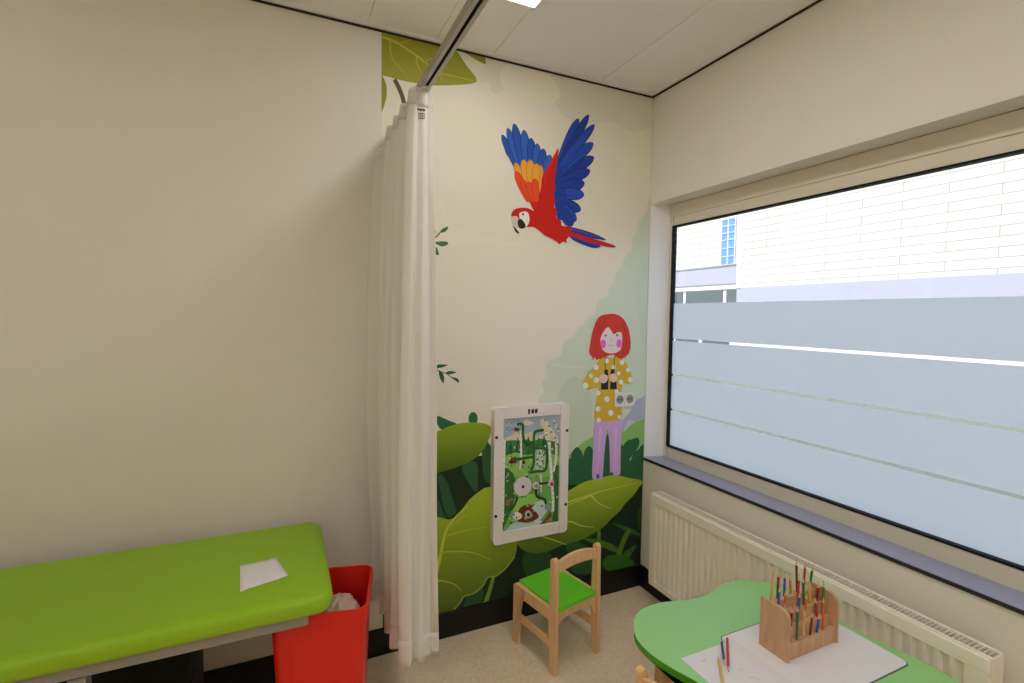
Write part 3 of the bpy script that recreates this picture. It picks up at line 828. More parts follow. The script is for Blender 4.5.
# ------------------------------------------------------------------ ceiling lights
MT['lamp'] = emit_mat('lamp_diffuser', (1.0, 0.985, 0.945, 1), 8.2)
MT['fill_bright'] = emit_mat('bright_fill_diffuser', (1.0, 0.985, 0.945, 1), 11.5)  # for the unseen fill panels added behind the viewer
MT['fill_dim'] = emit_mat('dim_fill_diffuser', (1.0, 0.985, 0.945, 1), 2.2)  # weaker emission for the fill panel added over the couch
def lamp(y0, y1, label, lx=-1.056, m='lamp'):
    t = empty('ceiling_light', label, 'ceiling light', (lx, (y0 + y1) / 2, H), 0, 'recessed ceiling light panels')
    L, W = abs(y1 - y0) / 2, 0.132
    bm = bmesh.new()
    for (a, b, c, d) in ((-W, W, -L, -L + .005), (-W, W, L - .005, L), (-W, -W + .005, -L + .005, L - .005), (W - .005, W, -L + .005, L - .005)):
        box(bm, a, b, c, d, -.006, .003)
    link('light_frame', bm, MT['white_trim'], t)
    link('diffuser', B(-W + .005, W - .005, -L + .005, L - .005, -.004, .001), MT[m], t)
lamp(-1.60, -0.408, 'lit white ceiling light panel above the play corner')
lamp(-3.62, -2.44, 'added white fill light panel behind the viewer, nearer the window', -1.056, 'fill_bright')  # unseen panel, added as general room fill
lamp(-3.62, -2.44, 'added white fill light panel behind the viewer, nearer the left wall', -2.952, 'fill_bright')  # unseen panel, added to brighten the left side of the room
lamp(-1.60, -0.42, 'added dim fill light panel above the couch', -2.952, 'fill_dim')  # out of view, added to wash the left wall with light

# ------------------------------------------------------------------ curtain track and privacy curtain
TX, TZ = -1.382, 2.264
tr = empty('curtain_track', 'grey aluminium curtain track running out from the back wall', 'curtain track', (TX, 0, TZ))
bm = bmesh.new()
w = .0165; Lr = 3.2
prism(bm, [(-w, .026), (-w, 0), (-.005, 0), (-.005, .004), (-w + .004, .004), (-w + .004, .022), (w - .004, .022), (w - .004, .004), (.005, .004), (.005, 0), (w, 0), (w, .026)], -Lr, 1, -0.001)
link('rail', bm, MT['alu'], tr)
link('slot_liner', B(-.005, .005, -Lr, -.002, .003, .0045), MT['slot'], tr)
bm = bmesh.new(); box(bm, -.019, .019, -.012, -.001, .002, .030); link('wall_bracket', bm, MT['alu'], tr, bevel=.003)
for y in (-1.75, -2.9):
    bm = bmesh.new(); cyl(bm, (0, y, .026), (0, y, H - TZ), .006, n=10); cyl(bm, (0, y, H - TZ - .006), (0, y, H - TZ), .022, n=16)
    link('ceiling_hanger', bm, MT['alu'], tr, smooth=True)

cur = empty('privacy_curtain', 'white privacy curtain bunched in folds on the track beside the mural', 'curtain', (TX, 0, 0))
top = [(-1.462, -.026), (-1.356, -.075), (-1.432, -.13), (-1.340, -.19), (-1.428, -.25), (-1.336, -.30), (-1.428, -.36), (-1.340, -.415), (-1.424, -.485), (-1.419, -.522), (-1.404, -.526), (-1.388, -.526), (-1.375, -.520), (-1.364, -.526)]
bot = [(-1.500, -.085), (-1.360, -.125), (-1.474, -.185), (-1.345, -.22), (-1.486, -.32), (-1.340, -.35), (-1.478, -.415), (-1.335, -.46), (-1.466, -.500), (-1.440, -.532), (-1.420, -.510), (-1.395, -.538), (-1.360, -.512), (-1.332, -.522)]
tp = crom([Vector((a, b)) for a, b in top], 9, closed=False)
bt = crom([Vector((a, b)) for a, b in bot], 9, closed=False)
ZT, ZB = 2.256, 0.30
def curt(i, t):
    """i index along the cloth, t 0 top .. 1 hem"""
    k = t ** 0.5
    p = tp[i].lerp(bt[i], k)
    u = i / (len(tp) - 1)
    x = p.x + .004 * sin(9 * t + 17 * u) * t - (.022 * sin(pi * min(1, t * 1.15)) * (1 - u) ** 1.5)
    y = min(p.y + .004 * sin(7 * t + 23 * u + 1) * t, -.018)
    lift = .006 * min(1, max(0, (abs(tp[i].x - TX) - .020) / .018)) - .075 * max(0, 1 - u / .07)
    sag = -lift * (1 - t) ** 6
    return Vector((x, y, ZT + (ZB - ZT) * t - sag))
N = len(tp); NV = 60
bm = bmesh.new()
T = [(j / NV) for j in range(NV + 1)]
g = [[bm.verts.new(curt(i, t)) for i in range(N)] for t in T]
for j in range(NV):
    for i in range(N - 1): bm.faces.new((g[j][i], g[j][i + 1], g[j + 1][i + 1], g[j + 1][i]))
o = link('curtain_fabric', bm, MT['cloth'], None, smooth=True, recalc=False)
def under_cur(o):
    o.parent = cur; o.matrix_parent_inverse = Matrix.Translation((-TX, 0, 0)); return o
under_cur(o)
sd = o.modifiers.new('thick', 'SOLIDIFY'); sd.thickness = 0.0016; sd.offset = 0
# bottom hem: double cloth; top heading tape
def strip(name, t0, t1, off, i0=0, i1=None, m=None):
    i1 = N if i1 is None else i1
    bm = bmesh.new(); rows = []
    for t in (t0 + (t1 - t0) * q / 4 for q in range(5)):
        row = []
        for i in range(i0, i1):
            p = curt(i, t); a = curt(max(i - 1, 0), t); b = curt(min(i + 1, N - 1), t)
            d = (b - a); nn = Vector((d.y, -d.x, 0)).normalized()
            row.append(bm.verts.new(p + nn * off))
        rows.append(row)
    for j in range(4):
        for i in range(len(rows[0]) - 1): bm.faces.new((rows[j][i], rows[j][i + 1], rows[j + 1][i + 1], rows[j + 1][i]))
    o = link(name, bm, m or MT['cloth'], None, smooth=True, recalc=False)
    s = o.modifiers.new('thick', 'SOLIDIFY'); s.thickness = .0012; s.offset = 0
    return under_cur(o)
strip('bottom_hem', .955, .999, 0.0016)
strip('heading_tape', .001, .03, 0.0016)
strip('edge_hem', .0, .999, 0.0018, N - 9, N)
for i in range(4, N, 9):
    p = curt(i, 0.0)
    bm = bmesh.new()
    cyl(bm, (p.x, p.y, ZT - .012), (TX + (p.x - TX) * .12, p.y, TZ + .002), .0016, n=6)
    cyl(bm, (TX - .005, p.y, TZ + .001), (TX + .005, p.y, TZ + .001), .004, n=10)
    under_cur(link('glider_hook', bm, MT['socket'], smooth=True))
# printed care mark near the top of the front fold
bm = bmesh.new()
def on_cloth(i, t, off=.0022):
    i0 = int(i); f = i - i0
    p = curt(i0, t).lerp(curt(min(i0 + 1, N - 1), t), f)
    d = curt(min(i0 + 2, N - 1), t) - curt(max(i0 - 1, 0), t); nn = Vector((d.y, -d.x, 0)).normalized()
    return p + nn * off
def patch(i0, i1, t0, t1, m=4):
    R = [[bm.verts.new(on_cloth(i0 + (i1 - i0) * a / m, t)) for a in range(m + 1)] for t in (t0, t1)]
    for a in range(m): bm.faces.new((R[0][a], R[0][a + 1], R[1][a + 1], R[1][a]))
IA = min(range(N - 44, N), key=lambda i: abs(curt(i, .04).x + 1.412)); IB = min(range(IA, N), key=lambda i: abs(curt(i, .04).x + 1.386))
for k in range(6):
    a = IA + (IB - IA) * k / 6
    patch(a, a + (IB - IA) / 6 * (.6 if k % 2 else .9), .034, .0375, 1)
for k in range(3):
    a = IA + 2 + (IB - IA - 4) * k / 3; b = a + (IB - IA) / 3 * .75
    patch(a, b, .041, .0418); patch(a, b, .050, .0508); patch(a, a + .7, .041, .0507, 1); patch(b - .7, b, .041, .0507, 1)
under_cur(link('printed_care_mark', bm, MT['black'], recalc=False))

# ------------------------------------------------------------------ radiator
ra = empty('radiator', 'cream panel radiator with top grille under the window', 'radiator', (0, 0, 0))
RY0, RY1, RZ0, RZ1 = -0.19, -1.55, 0.125, 0.603
RF = -0.104
bm = bmesh.new()
pts = []
y = RY0 - .03
pts.append((RF, RY0)); pts.append((RF, y))
pitch = .0345
while y - pitch > RY1 + .03:
    for dx, f in ((0, .0), (.0, .30), (.012, .48), (.012, .86)):
        pts.append((RF + dx, y - f * pitch))
    y -= pitch
pts.append((RF, y)); pts.append((RF, RY1)); pts.append((RF + .014, RY1)); pts.append((RF + .014, RY0))
prism(bm, pts, RZ1 - RZ0 - .075, 2, RZ0 + .03)
link('front_panel', bm, MT['radiator'], ra)
bm = bmesh.new(); box(bm, RF, RF + .014, RY1, RY0, RZ1 - .046, RZ1); box(bm, RF, RF + .014, RY1, RY0, RZ0, RZ0 + .031)
link('panel_rim', bm, MT['radiator'], ra, bevel=.004)
for (a, b) in ((RY0, RY0 + .004), (RY1 - .004, RY1)):
    link('side_cover', B(RF + .008, -.035, a, b, RZ0 + .02, RZ1 + .002), MT['radiator'], ra, bevel=.0015)
link('rear_panel', B(-.046, -.034, RY1, RY0, RZ0, RZ1 - .01), MT['radiator'], ra, bevel=.003)
bm = bmesh.new()
box(bm, RF + .006, RF + .018, RY1, RY0, RZ1 - .004, RZ1 + .003); box(bm, -.046, -.034, RY1, RY0, RZ1 - .008, RZ1 + .003)
k = 0; y = RY0 - .002
while y > RY1:
    box(bm, RF + .018, -.046, y - .0022, y, RZ1 - .006, RZ1 + .002); y -= .0115
link('top_grille', bm, MT['radiator'], ra)
link('convector', B(RF + .02, -.05, RY1 + .01, RY0 - .01, RZ0 + .03, RZ1 - .03), MT['rad_dark'], ra)
for y in (RY0 - .15, RY1 + .15): link('wall_bracket', B(-.034, -.0005, y - .02, y + .02, RZ0 + .06, RZ1 - .06), MT['grey_steel'], ra)
bm = bmesh.new(); tube(bm, [(-.07, RY1 - .03, 0), (-.07, RY1 - .03, RZ0 + .03), (-.07, RY1, RZ0 + .03)], .0075, 10)
link('supply_pipe', bm, MT['radiator'], ra, smooth=True)

# ------------------------------------------------------------------ child's chair
def arc(cx, cy, r, a0, a1, n=6):
    return [(cx + r * cos(radians(a0 + (a1 - a0) * i / n)), cy + r * sin(radians(a0 + (a1 - a0) * i / n))) for i in range(n + 1)]

def make_chair(label):
    t = empty('child_chair', label, 'chair')
    for s in (-1, 1):
        xa = .125 - .011 if s > 0 else -.125 - .011
        # back leg rising into the back post
        bm = bmesh.new()
        prism(bm, [(-.150, 0), (-.118, 0), (-.106, .215), (-.108, .30), (-.113, .46)] + arc(-.1275, .487, .0145, 0, 180) + [(-.144, .30), (-.143, .215)], .022, 0, xa)
        link('back_leg', bm, MT['beech'], t, bevel=.004)
        # front leg with curved bracket
        bm = bmesh.new()
        prism(bm, [(.112, 0), (.146, 0), (.143, .255)] + arc(.128, .265, .0155, 0, 90)[1:] + [(.06, .2805), (.06, .228)] + arc(.075, .19, .038, 90, 0)[1:], .022, 0, xa)
        link('front_leg', bm, MT['beech'], t, bevel=.004)
        link('side_rail', B(xa + .001, xa + .021, -.108, .062, .228, .280), MT['beech'], t, bevel=.003)
        link('stretcher', B(xa + .003, xa + .019, -.112, .114, .112, .146), MT['beech'], t, bevel=.004)
    bm = bmesh.new()
    prism(bm, rrect(-.113, .113, -.142, .138, .012), .016, 2, .270)
    link('seat', bm, MT['seat_green'], t, bevel=.004)['label'] = 'bright green seat board'
    # crest rail, arched
    lo, hi = [], []
    for i in range(13):
        x = -.114 + .228 * i / 12; q = 1 - (x / .114) ** 2
        lo.append((x, .436 + .012 * q)); hi.append((x, .478 + .021 * q))
    bm = bmesh.new(); prism(bm, lo + hi[::-1], .016, 1, -.137)
    link('crest_rail', bm, MT['beech'], t, bevel=.004)
    lo = []
    for i in range(13):
        x = -.114 + .228 * i / 12; q = abs(x / .114)
        lo.append((x, .232 - .05 * max(0, q - .78) / .22))
    bm = bmesh.new(); prism(bm, lo + [(.114, .269), (-.114, .269)], .016, 1, -.134)
    link('back_apron', bm, MT['beech'], t, bevel=.002)
    bm = bmesh.new(); prism(bm, lo + [(.114, .269), (-.114, .269)], .016, 1, .112)
    link('front_apron', bm, MT['beech'], t, bevel=.002)
    return t
ch = make_chair('small beech chair with a green seat standing alone before the mural')
ch.location = (-0.703, -0.268, 0); ch.rotation_euler = (0, 0, radians(11.5))
c2 = copy_tree(ch)
c2['label'] = "beech chair tucked against the green table's left edge at the bottom of the view"
c2.location = (-0.752, -1.197, 0); c2.rotation_euler = (0, 0, radians(-86))
ch['group'] = c2['group'] = "children's chairs"

# ------------------------------------------------------------------ play table
TT = 0.52
tb = empty('play_table', 'low wavy-edged green play table on wooden legs beside the radiator', 'table', (-.5, -1.25, 0))
outl = [(-.801, -.936), (-.770, -.902), (-.73, -.880), (-.68, -.871), (-.637, -.871), (-.60, -.879), (-.564, -.889), (-.524, -.897), (-.482, -.901), (-.44, -.897), (-.403, -.886), (-.37, -.875), (-.335, -.868), (-.30, -.867), (-.265, -.873), (-.225, -.888), (-.185, -.913), (-.155, -.945), (-.135, -.99), (-.130, -1.05), (-.142, -1.11), (-.158, -1.17), (-.163, -1.24), (-.158, -1.31), (-.140, -1.38), (-.132, -1.45), (-.145, -1.52), (-.185, -1.58), (-.25, -1.615), (-.32, -1.612), (-.40, -1.595), (-.48, -1.583), (-.56, -1.595), (-.64, -1.612), (-.71, -1.61), (-.78, -1.575), (-.825, -1.51), (-.835, -1.44), (-.818, -1.37), (-.797, -1.30), (-.795, -1.25), (-.806, -1.20), (-.830, -1.135), (-.844, -1.07), (-.841, -1.01), (-.826, -.97)]
P = [tuple(p) for p in crom([Vector(a) for a in outl], 3)]
loc = lambda L: [(a + .5, b + 1.25) for a, b in L]
bm = bmesh.new(); prism(bm, loc(P), .022, 2, TT - .022)
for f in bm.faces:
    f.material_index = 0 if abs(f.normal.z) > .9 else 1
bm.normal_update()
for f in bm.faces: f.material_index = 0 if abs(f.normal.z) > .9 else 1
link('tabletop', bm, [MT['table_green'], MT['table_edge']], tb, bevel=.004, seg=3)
for (x, y) in ((-.748, -1.016), (-.24, -1.0), (-.24, -1.5), (-.735, -1.5)):
    bm = bmesh.new(); box(bm, -.021, .021, -.021, .021, 0, TT - .022)
    bmesh.ops.rotate(bm, verts=bm.verts, cent=(0, 0, 0), matrix=Matrix.Rotation(radians(-16), 3, 'Z'))
    bmesh.ops.translate(bm, verts=bm.verts, vec=(x + .5, y + 1.25, 0))
    link('leg', bm, MT['leg_wood'], tb, bevel=.004)

# paper and drawing board
def sheet(name, x0, x1, y0, y1, z, th, m, r=0.0, rz=0.0):
    bm = bmesh.new()
    P = rrect(x0, x1, y0, y1, r, 6) if r else [(x0, y0), (x1, y0), (x1, y1), (x0, y1)]
    prism(bm, P, th, 2, z)
    c = ((x0 + x1) / 2, (y0 + y1) / 2, z)
    bmesh.ops.translate(bm, verts=bm.verts, vec=(-c[0], -c[1], -c[2]))
    o = link(name, bm, m); o.location = c; o.rotation_euler = (0, 0, rz); return o
bm = bmesh.new()
prof = [(-.777, .0003), (-.640, .0003), (-.622, .0009), (-.606, .0023), (-.59, .0025), (-.567, .0025)]
R0 = [[bm.verts.new((a + .672, y + 1.2675, z + dz)) for a, z in prof] for dz in (0, .0005) for y in (-1.416, -1.119)]
for a in range(5):
    bm.faces.new((R0[0][a], R0[0][a + 1], R0[1][a + 1], R0[1][a])); bm.faces.new((R0[2][a], R0[2][a + 1], R0[3][a + 1], R0[3][a]))
    bm.faces.new((R0[0][a], R0[2][a], R0[2][a + 1], R0[0][a + 1])); bm.faces.new((R0[1][a], R0[3][a], R0[3][a + 1], R0[1][a + 1]))
for a in (0, 5): bm.faces.new((R0[0][a], R0[1][a], R0[3][a], R0[2][a]))
ps = link('paper_sheet', bm, MT['paper']); ps.location = (-.672, -1.2675, TT)
tag(ps, "white paper sheet lying over the green table's left corner", 'paper')
pd = empty('drawing_board', 'white rounded drawing board lying on the green table', 'drawing board', (-.392, -1.250, TT + .0002))
sheet('board_edge', -.21, .21, -.157, .157, 0, .0016, MT['pad_edge'], r=.02).parent = pd
sheet('board_face', -.2085, .2085, -.1535, .1535, .0016, .0005, MT['pad'], r=.019).parent = pd
# faint scribbles on the paper sheet
bm = bmesh.new()
for L in ([(-.66, -1.255), (-.645, -1.262), (-.64, -1.275)], [(-.73, -1.15), (-.72, -1.156), (-.715, -1.15)], [(-.66, -1.22), (-.652, -1.226), (-.645, -1.222)]):
    bm = bmesh.new()
    for a, b in zip(L, L[1:]):
        cyl(bm, (a[0] + .672, a[1] + 1.2675, .0008), (b[0] + .672, b[1] + 1.2675, .0008), .0009, n=5)
    link('pencil_scribble', bm, MT['crayon_marks'], ps)['label'] = 'faint pink pencil scribble'

# pencils
def pencil(name, p, q, body, tipc, label, r=.0038, group=None):
    p, q = Vector(p), Vector(q)
    d = q - p
    t = empty(name, label, 'pencil', p, 0, group)
    t.rotation_mode = 'QUATERNION'; t.rotation_quaternion = d.to_track_quat('Z', 'Y'); L = d.length
    bm = bmesh.new(); cyl(bm, (0, 0, 0), (0, 0, L - .02), r, n=6); link('barrel', bm, body, t)
    bm = bmesh.new(); cyl(bm, (0, 0, L - .02), (0, 0, L - .005), r * .97, r * .3, 8); link('sharpened_wood', bm, MT['beech'], t)
    bm = bmesh.new(); cyl(bm, (0, 0, L - .005), (0, 0, L), r * .3, r * .08, 8); link('pencil_lead', bm, tipc, t)
    return t
def pc(name, r, g, b): return mat(name, C(r, g, b), .35, .5)
RED, NAVY, YEL, GRN, ORG, BLU, PNK, BRN = pc('red_lacquer', 196, 48, 58), pc('navy_lacquer', 70, 62, 104), pc('yellow_lacquer', 224, 186, 96), pc('green_lacquer', 60, 120, 50), pc('orange_lacquer', 226, 110, 40), pc('blue_lacquer', 50, 90, 170), pc('maroon_lacquer', 150, 30, 40), pc('brown_lacquer', 96, 56, 36)
zp = TT + .0072
def onz(x, y, z): return tuple(on(x, y, 2, z))
pencil('pencil', onz(727.3, 638.5, zp), onz(728.6, 672, zp - .0012), RED, MT['black'], 'red pencil lying on the white paper sheet')
pencil('pencil', onz(721.8, 642.5, zp), onz(724.5, 665, zp - .0006), NAVY, MT['black'], 'dark blue pencil lying beside the red one')
pencil('pencil', onz(726, 697, TT + .0052), onz(718, 656, TT + .0052), YEL, YEL, 'yellow pencil lying on the paper sheet', .0042)

# pencil block with pencils
bz = TT + .0024
px0 = Vector((-.508, -1.195))
pb = empty('pencil_block', "beech pencil block standing on the white drawing board", 'pencil holder', (-.398, -1.212, bz))
bm = bmesh.new()
prof = [(-.04, 0), (.04, 0), (.04, .112), (.012, .112), (.008, .084), (-.014, .084), (-.018, .056), (-.04, .056)]
prof = [(-.045, .0), (.04, .0), (.04, .138), (.020, .138), (.016, .108), (-.004, .108), (-.008, .078), (-.025, .078), (-.029, .048), (-.045, .048)]
prism(bm, prof, .21, 0, -.105)
link('stepped_block', bm, MT['beech_dark'], pb, bevel=.003, seg=3)
for sx in (-.115, .105):
    bm = bmesh.new(); prism(bm, [(-.05, 0), (.045, 0), (.045, .150)] + [(-.02, .150)] + arc(-.02, .120, .03, 90, 180)[1:], .0098, 0, sx + .0001)
    link('end_panel', bm, MT['beech_dark'], pb, bevel=.003)
cols = [(RED, 'red'), (GRN, 'green'), (YEL, 'yellow'), (PNK, 'maroon'), (BLU, 'blue'), (ORG, 'orange'), (BRN, 'brown')]
rows = ['front', 'second', 'third', 'rear']
for r_, (y, z) in enumerate(((-.037, .048), (-.0165, .078), (.006, .108), (.030, .138))):
    for i in range(7):
        if (i * 5 + r_ * 3) % 7 in (2,) and r_ != 3: continue
        m_, cn = cols[(i + r_ * 2 + (3 if r_ == 3 else 0)) % 7]
        h = .062 + .014 * ((i * 3 + r_) % 4)
        x = -.09 + .03 * i
        p0 = (-.398 + x, -1.212 + y, bz + z + .0007)
        pencil('pencil', p0, (p0[0] + .004 * sin(i * 2 + r_), p0[1] + .006 * cos(i + r_), p0[2] + h), m_, m_, '%s pencil in the %s row of the beech block, %s from its left end' % (cn, rows[r_], ('first', 'second', 'third', 'fourth', 'fifth', 'sixth', 'seventh')[i]), .0036, 'coloured pencils in the block')

# ------------------------------------------------------------------ examination couch
cz = .69
cou = empty('examination_couch', 'examination couch with lime green vinyl pad along the back wall', 'couch', (-2.6, -.40, 0))
X0, X1 = -3.58, -1.692
bm = bmesh.new()
box(bm, X0 + 2.6, X1 + 2.6, -.672 + .40, -.085 + .40, cz - .062, cz)
bmesh.ops.bevel(bm, geom=[e for e in bm.edges if abs((e.verts[0].co - e.verts[1].co).z) > .05], offset=.05, segments=5, affect='EDGES', profile=.5)
o = link('padded_top', bm, MT['vinyl_lime'], cou, bevel=.026, seg=5); o['label'] = 'lime green vinyl pad'
fr = bmesh.new()
for (a, b, c, d) in ((X0 + .04, X1 - .07, -.640, -.610), (X0 + .04, X1 - .055, -.15, -.115), (X0 + .04, X0 + .08, -.610, -.15), (-2.5, -2.46, -.610, -.15)):
    box(fr, a + 2.6, b + 2.6, c + .4, d + .4, cz - .098, cz - .0615)
link('under_frame', fr, MT['grey_steel'], cou, bevel=.004)
for x in (-3.30, -2.30):
    for y in (-.625, -.14):
        bm = bmesh.new(); box(bm, x + 2.6 - .02, x + 2.6 + .02, y + .4 - .02, y + .4 + .02, .012, cz - .098)
        lg = link('leg', bm, MT['grey_steel'], cou, bevel=.003)
        bm = bmesh.new(); cyl(bm, (x + 2.6, y + .4, 0), (x + 2.6, y + .4, .0125), .025, n=16); link('rubber_foot', bm, MT['black'], lg)
link('shade_block', B(-.55, .52, -.16, .16, .02, .42), MT['black_plinth'], cou, bevel=.02)['label'] = 'added black block for the shade under the couch'  # added dark block, stands in for the shade beneath the couch
link('cross_brace', B(-3.28 + 2.6, -2.32 + 2.6, -.155 + .4, -.125 + .4, .15, .18), MT['grey_steel'], cou, bevel=.003)
# paper towel on the couch
bm = bmesh.new()
q = [on(x, y, 2, cz + .001) for x, y in ((240, 566), (276, 558.5), (288.5, 576), (240, 592))]
n = 8; gr = []
for i in range(n + 1):
    row = []
    for j in range(n + 1):
        a = q[0].lerp(q[1], i / n); b = q[3].lerp(q[2], i / n); p = a.lerp(b, j / n)
        row.append(bm.verts.new((p.x, p.y, cz + .0012 + .0022 * (sin(i * 1.1) * cos(j * .9)) ** 2)))
    gr.append(row)
for i in range(n):
    for j in range(n): bm.faces.new((gr[i][j], gr[i + 1][j], gr[i + 1][j + 1], gr[i][j + 1]))
pt = link('paper_towel', bm, MT['paper'], None, smooth=True)
s = pt.modifiers.new('thick', 'SOLIDIFY'); s.thickness = .0008; s.offset = 1
tag(pt, 'white paper towel lying on the lime green couch pad', 'paper towel')

# ------------------------------------------------------------------ red waste bin
BZ = .588
bn = empty('waste_bin', 'open red plastic waste bin standing under the couch end', 'bin', (-1.702, -.444, 0), radians(-13))
def rr(hx, hy, r, z): return [Vector((a, b, z)) for a, b in rrect(-hx, hx, -hy, hy, r, 6)]
def loft(bm, rings, mi=0, close0=False, close1=False):
    V = [[bm.verts.new(p) for p in R] for R in rings]
    n = len(V[0])
    for a in range(len(V) - 1):
        for i in range(n): bm.faces.new((V[a][i], V[a][(i + 1) % n], V[a + 1][(i + 1) % n], V[a + 1][i]))
    if close0: bm.faces.new(V[0][::-1])
    if close1: bm.faces.new(V[-1])
hx, hy = .147, .143
bm = bmesh.new()
k0 = .80
loft(bm, [rr(hx * k0, hy * k0, .03, 0), rr(hx * .965, hy * .965, .036, BZ - .035), rr(hx * .965, hy * .965, .036, BZ - .01), rr(hx * .945, hy * .945, .034, BZ - .01), rr(hx * .94, hy * .94, .034, BZ - .035), rr(hx * (k0 - .03), hy * (k0 - .03), .028, .006)], close0=True, close1=True)
link('bin_body', bm, MT['red'], bn, smooth=True)
bm = bmesh.new()
loft(bm, [rr(hx * .95, hy * .95, .034, BZ - .012), rr(hx * .96, hy * .96, .034, BZ), rr(hx, hy, .038, BZ + .001), rr(hx * 1.015, hy * 1.013, .040, BZ - .006), rr(hx * 1.01, hy * 1.01, .040, BZ - .038), rr(hx * .985, hy * .985, .038, BZ - .038), rr(hx * .967, hy * .967, .036, BZ - .03)])
link('rolled_rim', bm, MT['red'], bn, smooth=True)
# raised panel on the front and back face follows the taper
for sy in (-1, 1):
    bm = bmesh.new()
    V = []
    for (x, z) in ((-.07, .07), (.05, .07), (.058, BZ - .09), (-.082, BZ - .09)):
        f = k0 + (.965 - k0) * z / (BZ - .035)
        V.append((x, sy * hy * f, z))
    a = [bm.verts.new((x, y - sy * .001, z)) for x, y, z in V]; b = [bm.verts.new((x * .97, y + sy * .0012, z)) for x, y, z in V]
    bm.faces.new(b)
    for i in range(4): bm.faces.new((a[i], a[(i + 1) % 4], b[(i + 1) % 4], b[i]))
    link('pressed_panel', bm, MT['red'], bn, bevel=.0015)
# crumpled tissues inside the bin
def tissue(loc, s, seed, label):
    rnd = random.Random(seed)
    bm = bmesh.new(); bmesh.ops.create_icosphere(bm, subdivisions=4, radius=1)
    ph = [(rnd.uniform(2, 6), rnd.uniform(0, 6), Vector((rnd.uniform(-1, 1), rnd.uniform(-1, 1), rnd.uniform(-1, 1))).normalized()) for _ in range(9)]
    for v in bm.verts:
        n = v.co.normalized(); d = 1.0
        for f, p, a in ph: d += .085 * abs(sin(f * n.dot(a) * 1.6 + p)) - .04
        v.co = n * d
    for v in bm.verts: v.co = Vector((v.co.x * s[0], v.co.y * s[1], v.co.z * s[2]))
    o = link('crumpled_tissue', bm, MT['tissue'], None, smooth=True)
    o.location = loc
    return tag(o, label, 'tissue', 'tissues in the bin')
tissue((-1.652, -.44, .486), (.052, .074, .050), 3, 'crumpled white tissue in the red bin, against its right wall')
tissue((-1.752, -.462, .468), (.046, .07, .048), 5, 'crumpled white tissue in the red bin, half hidden under the couch pad')

# ------------------------------------------------------------------ outside: neighbouring building
FX = 10.0
MT['f_white'] = facade_mat('white_facade_tiles', C(190, 189, 186), C(150, 147, 141), 1.6, .19)
MT['f_plain'] = mat('white_render', C(205, 206, 212), .8)
MT['f_lav'] = mat('pale_grey_panel', C(158, 158, 178), .7)
MT['f_win'] = mat('dark_window_glass', C(82, 92, 98), .2)
MT['f_blue'] = mat('blue_blind', C(96, 138, 214), .5)
MT['f_line'] = mat('grey_sheet_edge', C(120, 124, 130), .6)
MT['asphalt'] = mat('pale_paving', C(120, 124, 112), .9, noise=.08, nscale=3)
GZ = -.3
bd = empty('neighbour_building', 'white neighbouring building seen through the window', 'building', (FX, 6, GZ))
def bpart(name, bm, m, lab=None, par=None):
    o = link(name, bm, m); o.parent = par or bd
    o.matrix_parent_inverse = Matrix.Translation(-Vector(bd.location)) if par is None else par.matrix_parent_inverse.copy()
    if par is not None: o.matrix_parent_inverse = Matrix.Translation((0, 0, 0)); 
    if lab: o['label'] = lab
    return o
bpart('upper_facade', B(FX, FX + .3, -6, 16, 3.02, 8), MT['f_white'])
bpart('right_bay_facade', B(FX - .02, FX, -6, 7.95, 2.36, 8), MT['f_white'])
bpart('pilaster', B(FX - .05, FX + .0, 7.955, 8.12, 2.36, 8), MT['f_plain'])
bpart('sheet_band', B(FX - .01, FX + .3, 8.12, 16, 2.50, 3.0), MT['f_lav'])
bpart('edge_strip', B(FX - .03, FX + .3, 8.12, 16, 3.0, 3.03), MT['f_line'])
bpart('edge_strip', B(FX - .03, FX + .3, 8.12, 16, 2.47, 2.50), MT['f_line'])
bpart('lower_band', B(FX - .01, FX + .3, 8.12, 16, 2.34, 2.47), MT['f_plain'])
bpart('lower_panel', B(FX - .02, FX + .3, -6, 8.12, 1.2, 2.36), MT['f_lav'])
bpart('plinth_wall', B(FX - .01, FX + .3, -6, 16, GZ, 1.2), MT['f_plain'])
bpart('backing_wall', B(FX + .05, FX + .35, 8.12, 16, 1.2, 2.5), MT['f_plain'])
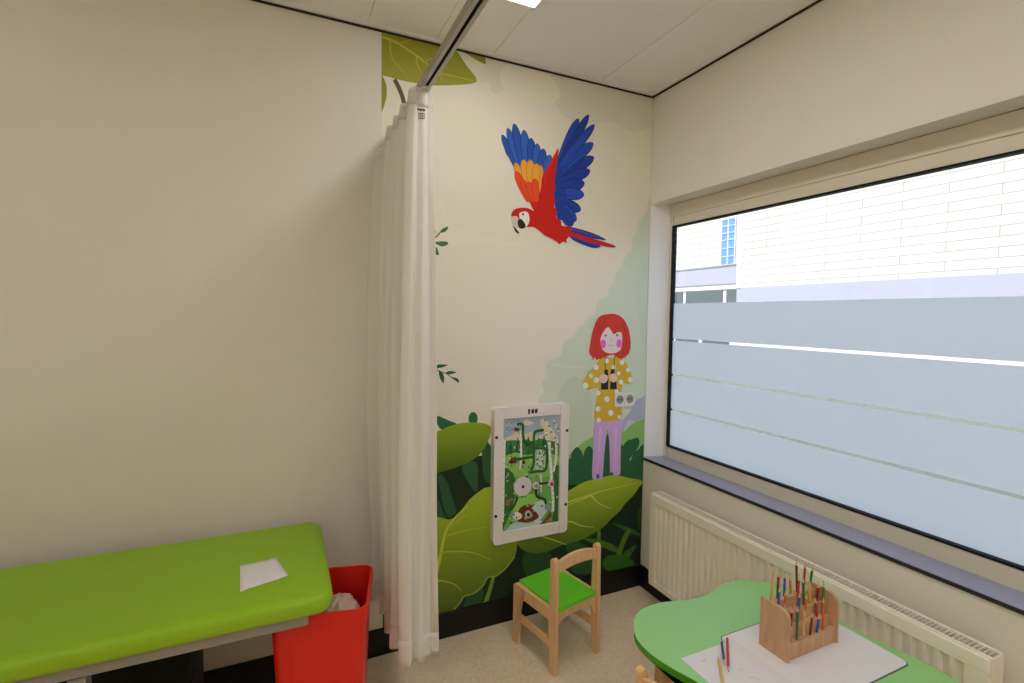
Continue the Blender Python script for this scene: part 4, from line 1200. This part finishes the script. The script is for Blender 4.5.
for (a, b) in ((8.14, 8.50), (8.66, 10.12), (10.28, 11.7), (11.9, 13.4)):
    bpart('strip_window', B(FX + .0, FX + .06, a, b, 1.28, 2.31), MT['f_win'], 'dark strip window')
for (a, b) in ((8.32, 9.35), (9.5, 10.5), (10.65, 11.6)):
    bpart('ground_floor_window', B(FX - .03, FX + .06, a, b, .45, 1.12), MT['f_win'], 'dark ground floor window')
# blue blinds window with white bars
w = bpart('tall_window', B(FX - .02, FX + .05, 8.22, 8.72, 3.08, 4.36), MT['f_blue'], 'tall window with blue blind and white bars')
bm = bmesh.new()
for y in (8.20, 8.455, 8.70): box(bm, FX - .05, FX - .02, y + .01, y + .032, 3.04, 4.40)
for z in (3.04, 3.28, 3.52, 3.76, 3.96, 4.16, 4.36): box(bm, FX - .045, FX - .02, 8.20, 8.745, z, z + .018)
bpart('window_bars', bm, MT['f_plain'])
gd = B(.3, 30, -25, 35, GZ - .1, GZ); struct(link('ground', gd, MT['asphalt']), 'pale paving outside')

# ------------------------------------------------------------------ light
W = bpy.data.worlds.new('world'); S.world = W; W.use_nodes = True
n, l = W.node_tree.nodes, W.node_tree.links
bg = n['Background']
sky = n.new('ShaderNodeTexSky'); sky.sky_type = 'NISHITA'; sky.sun_disc = False
sky.sun_elevation = radians(38); sky.sun_rotation = radians(250); sky.air_density = 1.0; sky.dust_density = 2.0
l.new(sky.outputs['Color'], bg.inputs['Color'])
bg.inputs['Strength'].default_value = 0.42
sl = bpy.data.lights.new('sun', 'SUN'); sl.energy = 3.6; sl.angle = radians(2); sl.color = (1, .96, .9)
so_ = bpy.data.objects.new('sun', sl); COL.objects.link(so_)
so_.rotation_euler = Vector((.72, .30, -.62)).to_track_quat('-Z', 'Y').to_euler()
so_.location = (-5, -3, 8)

S.view_settings.view_transform = 'Standard'
S.view_settings.look = 'None'
S.view_settings.gamma = 1
S.view_settings.exposure = 0.0
S.view_settings.use_curve_mapping = False
S.cycles.use_denoising = True
S.cycles.max_bounces = 10
S.cycles.diffuse_bounces = 6
S.cycles.transparent_max_bounces = 12
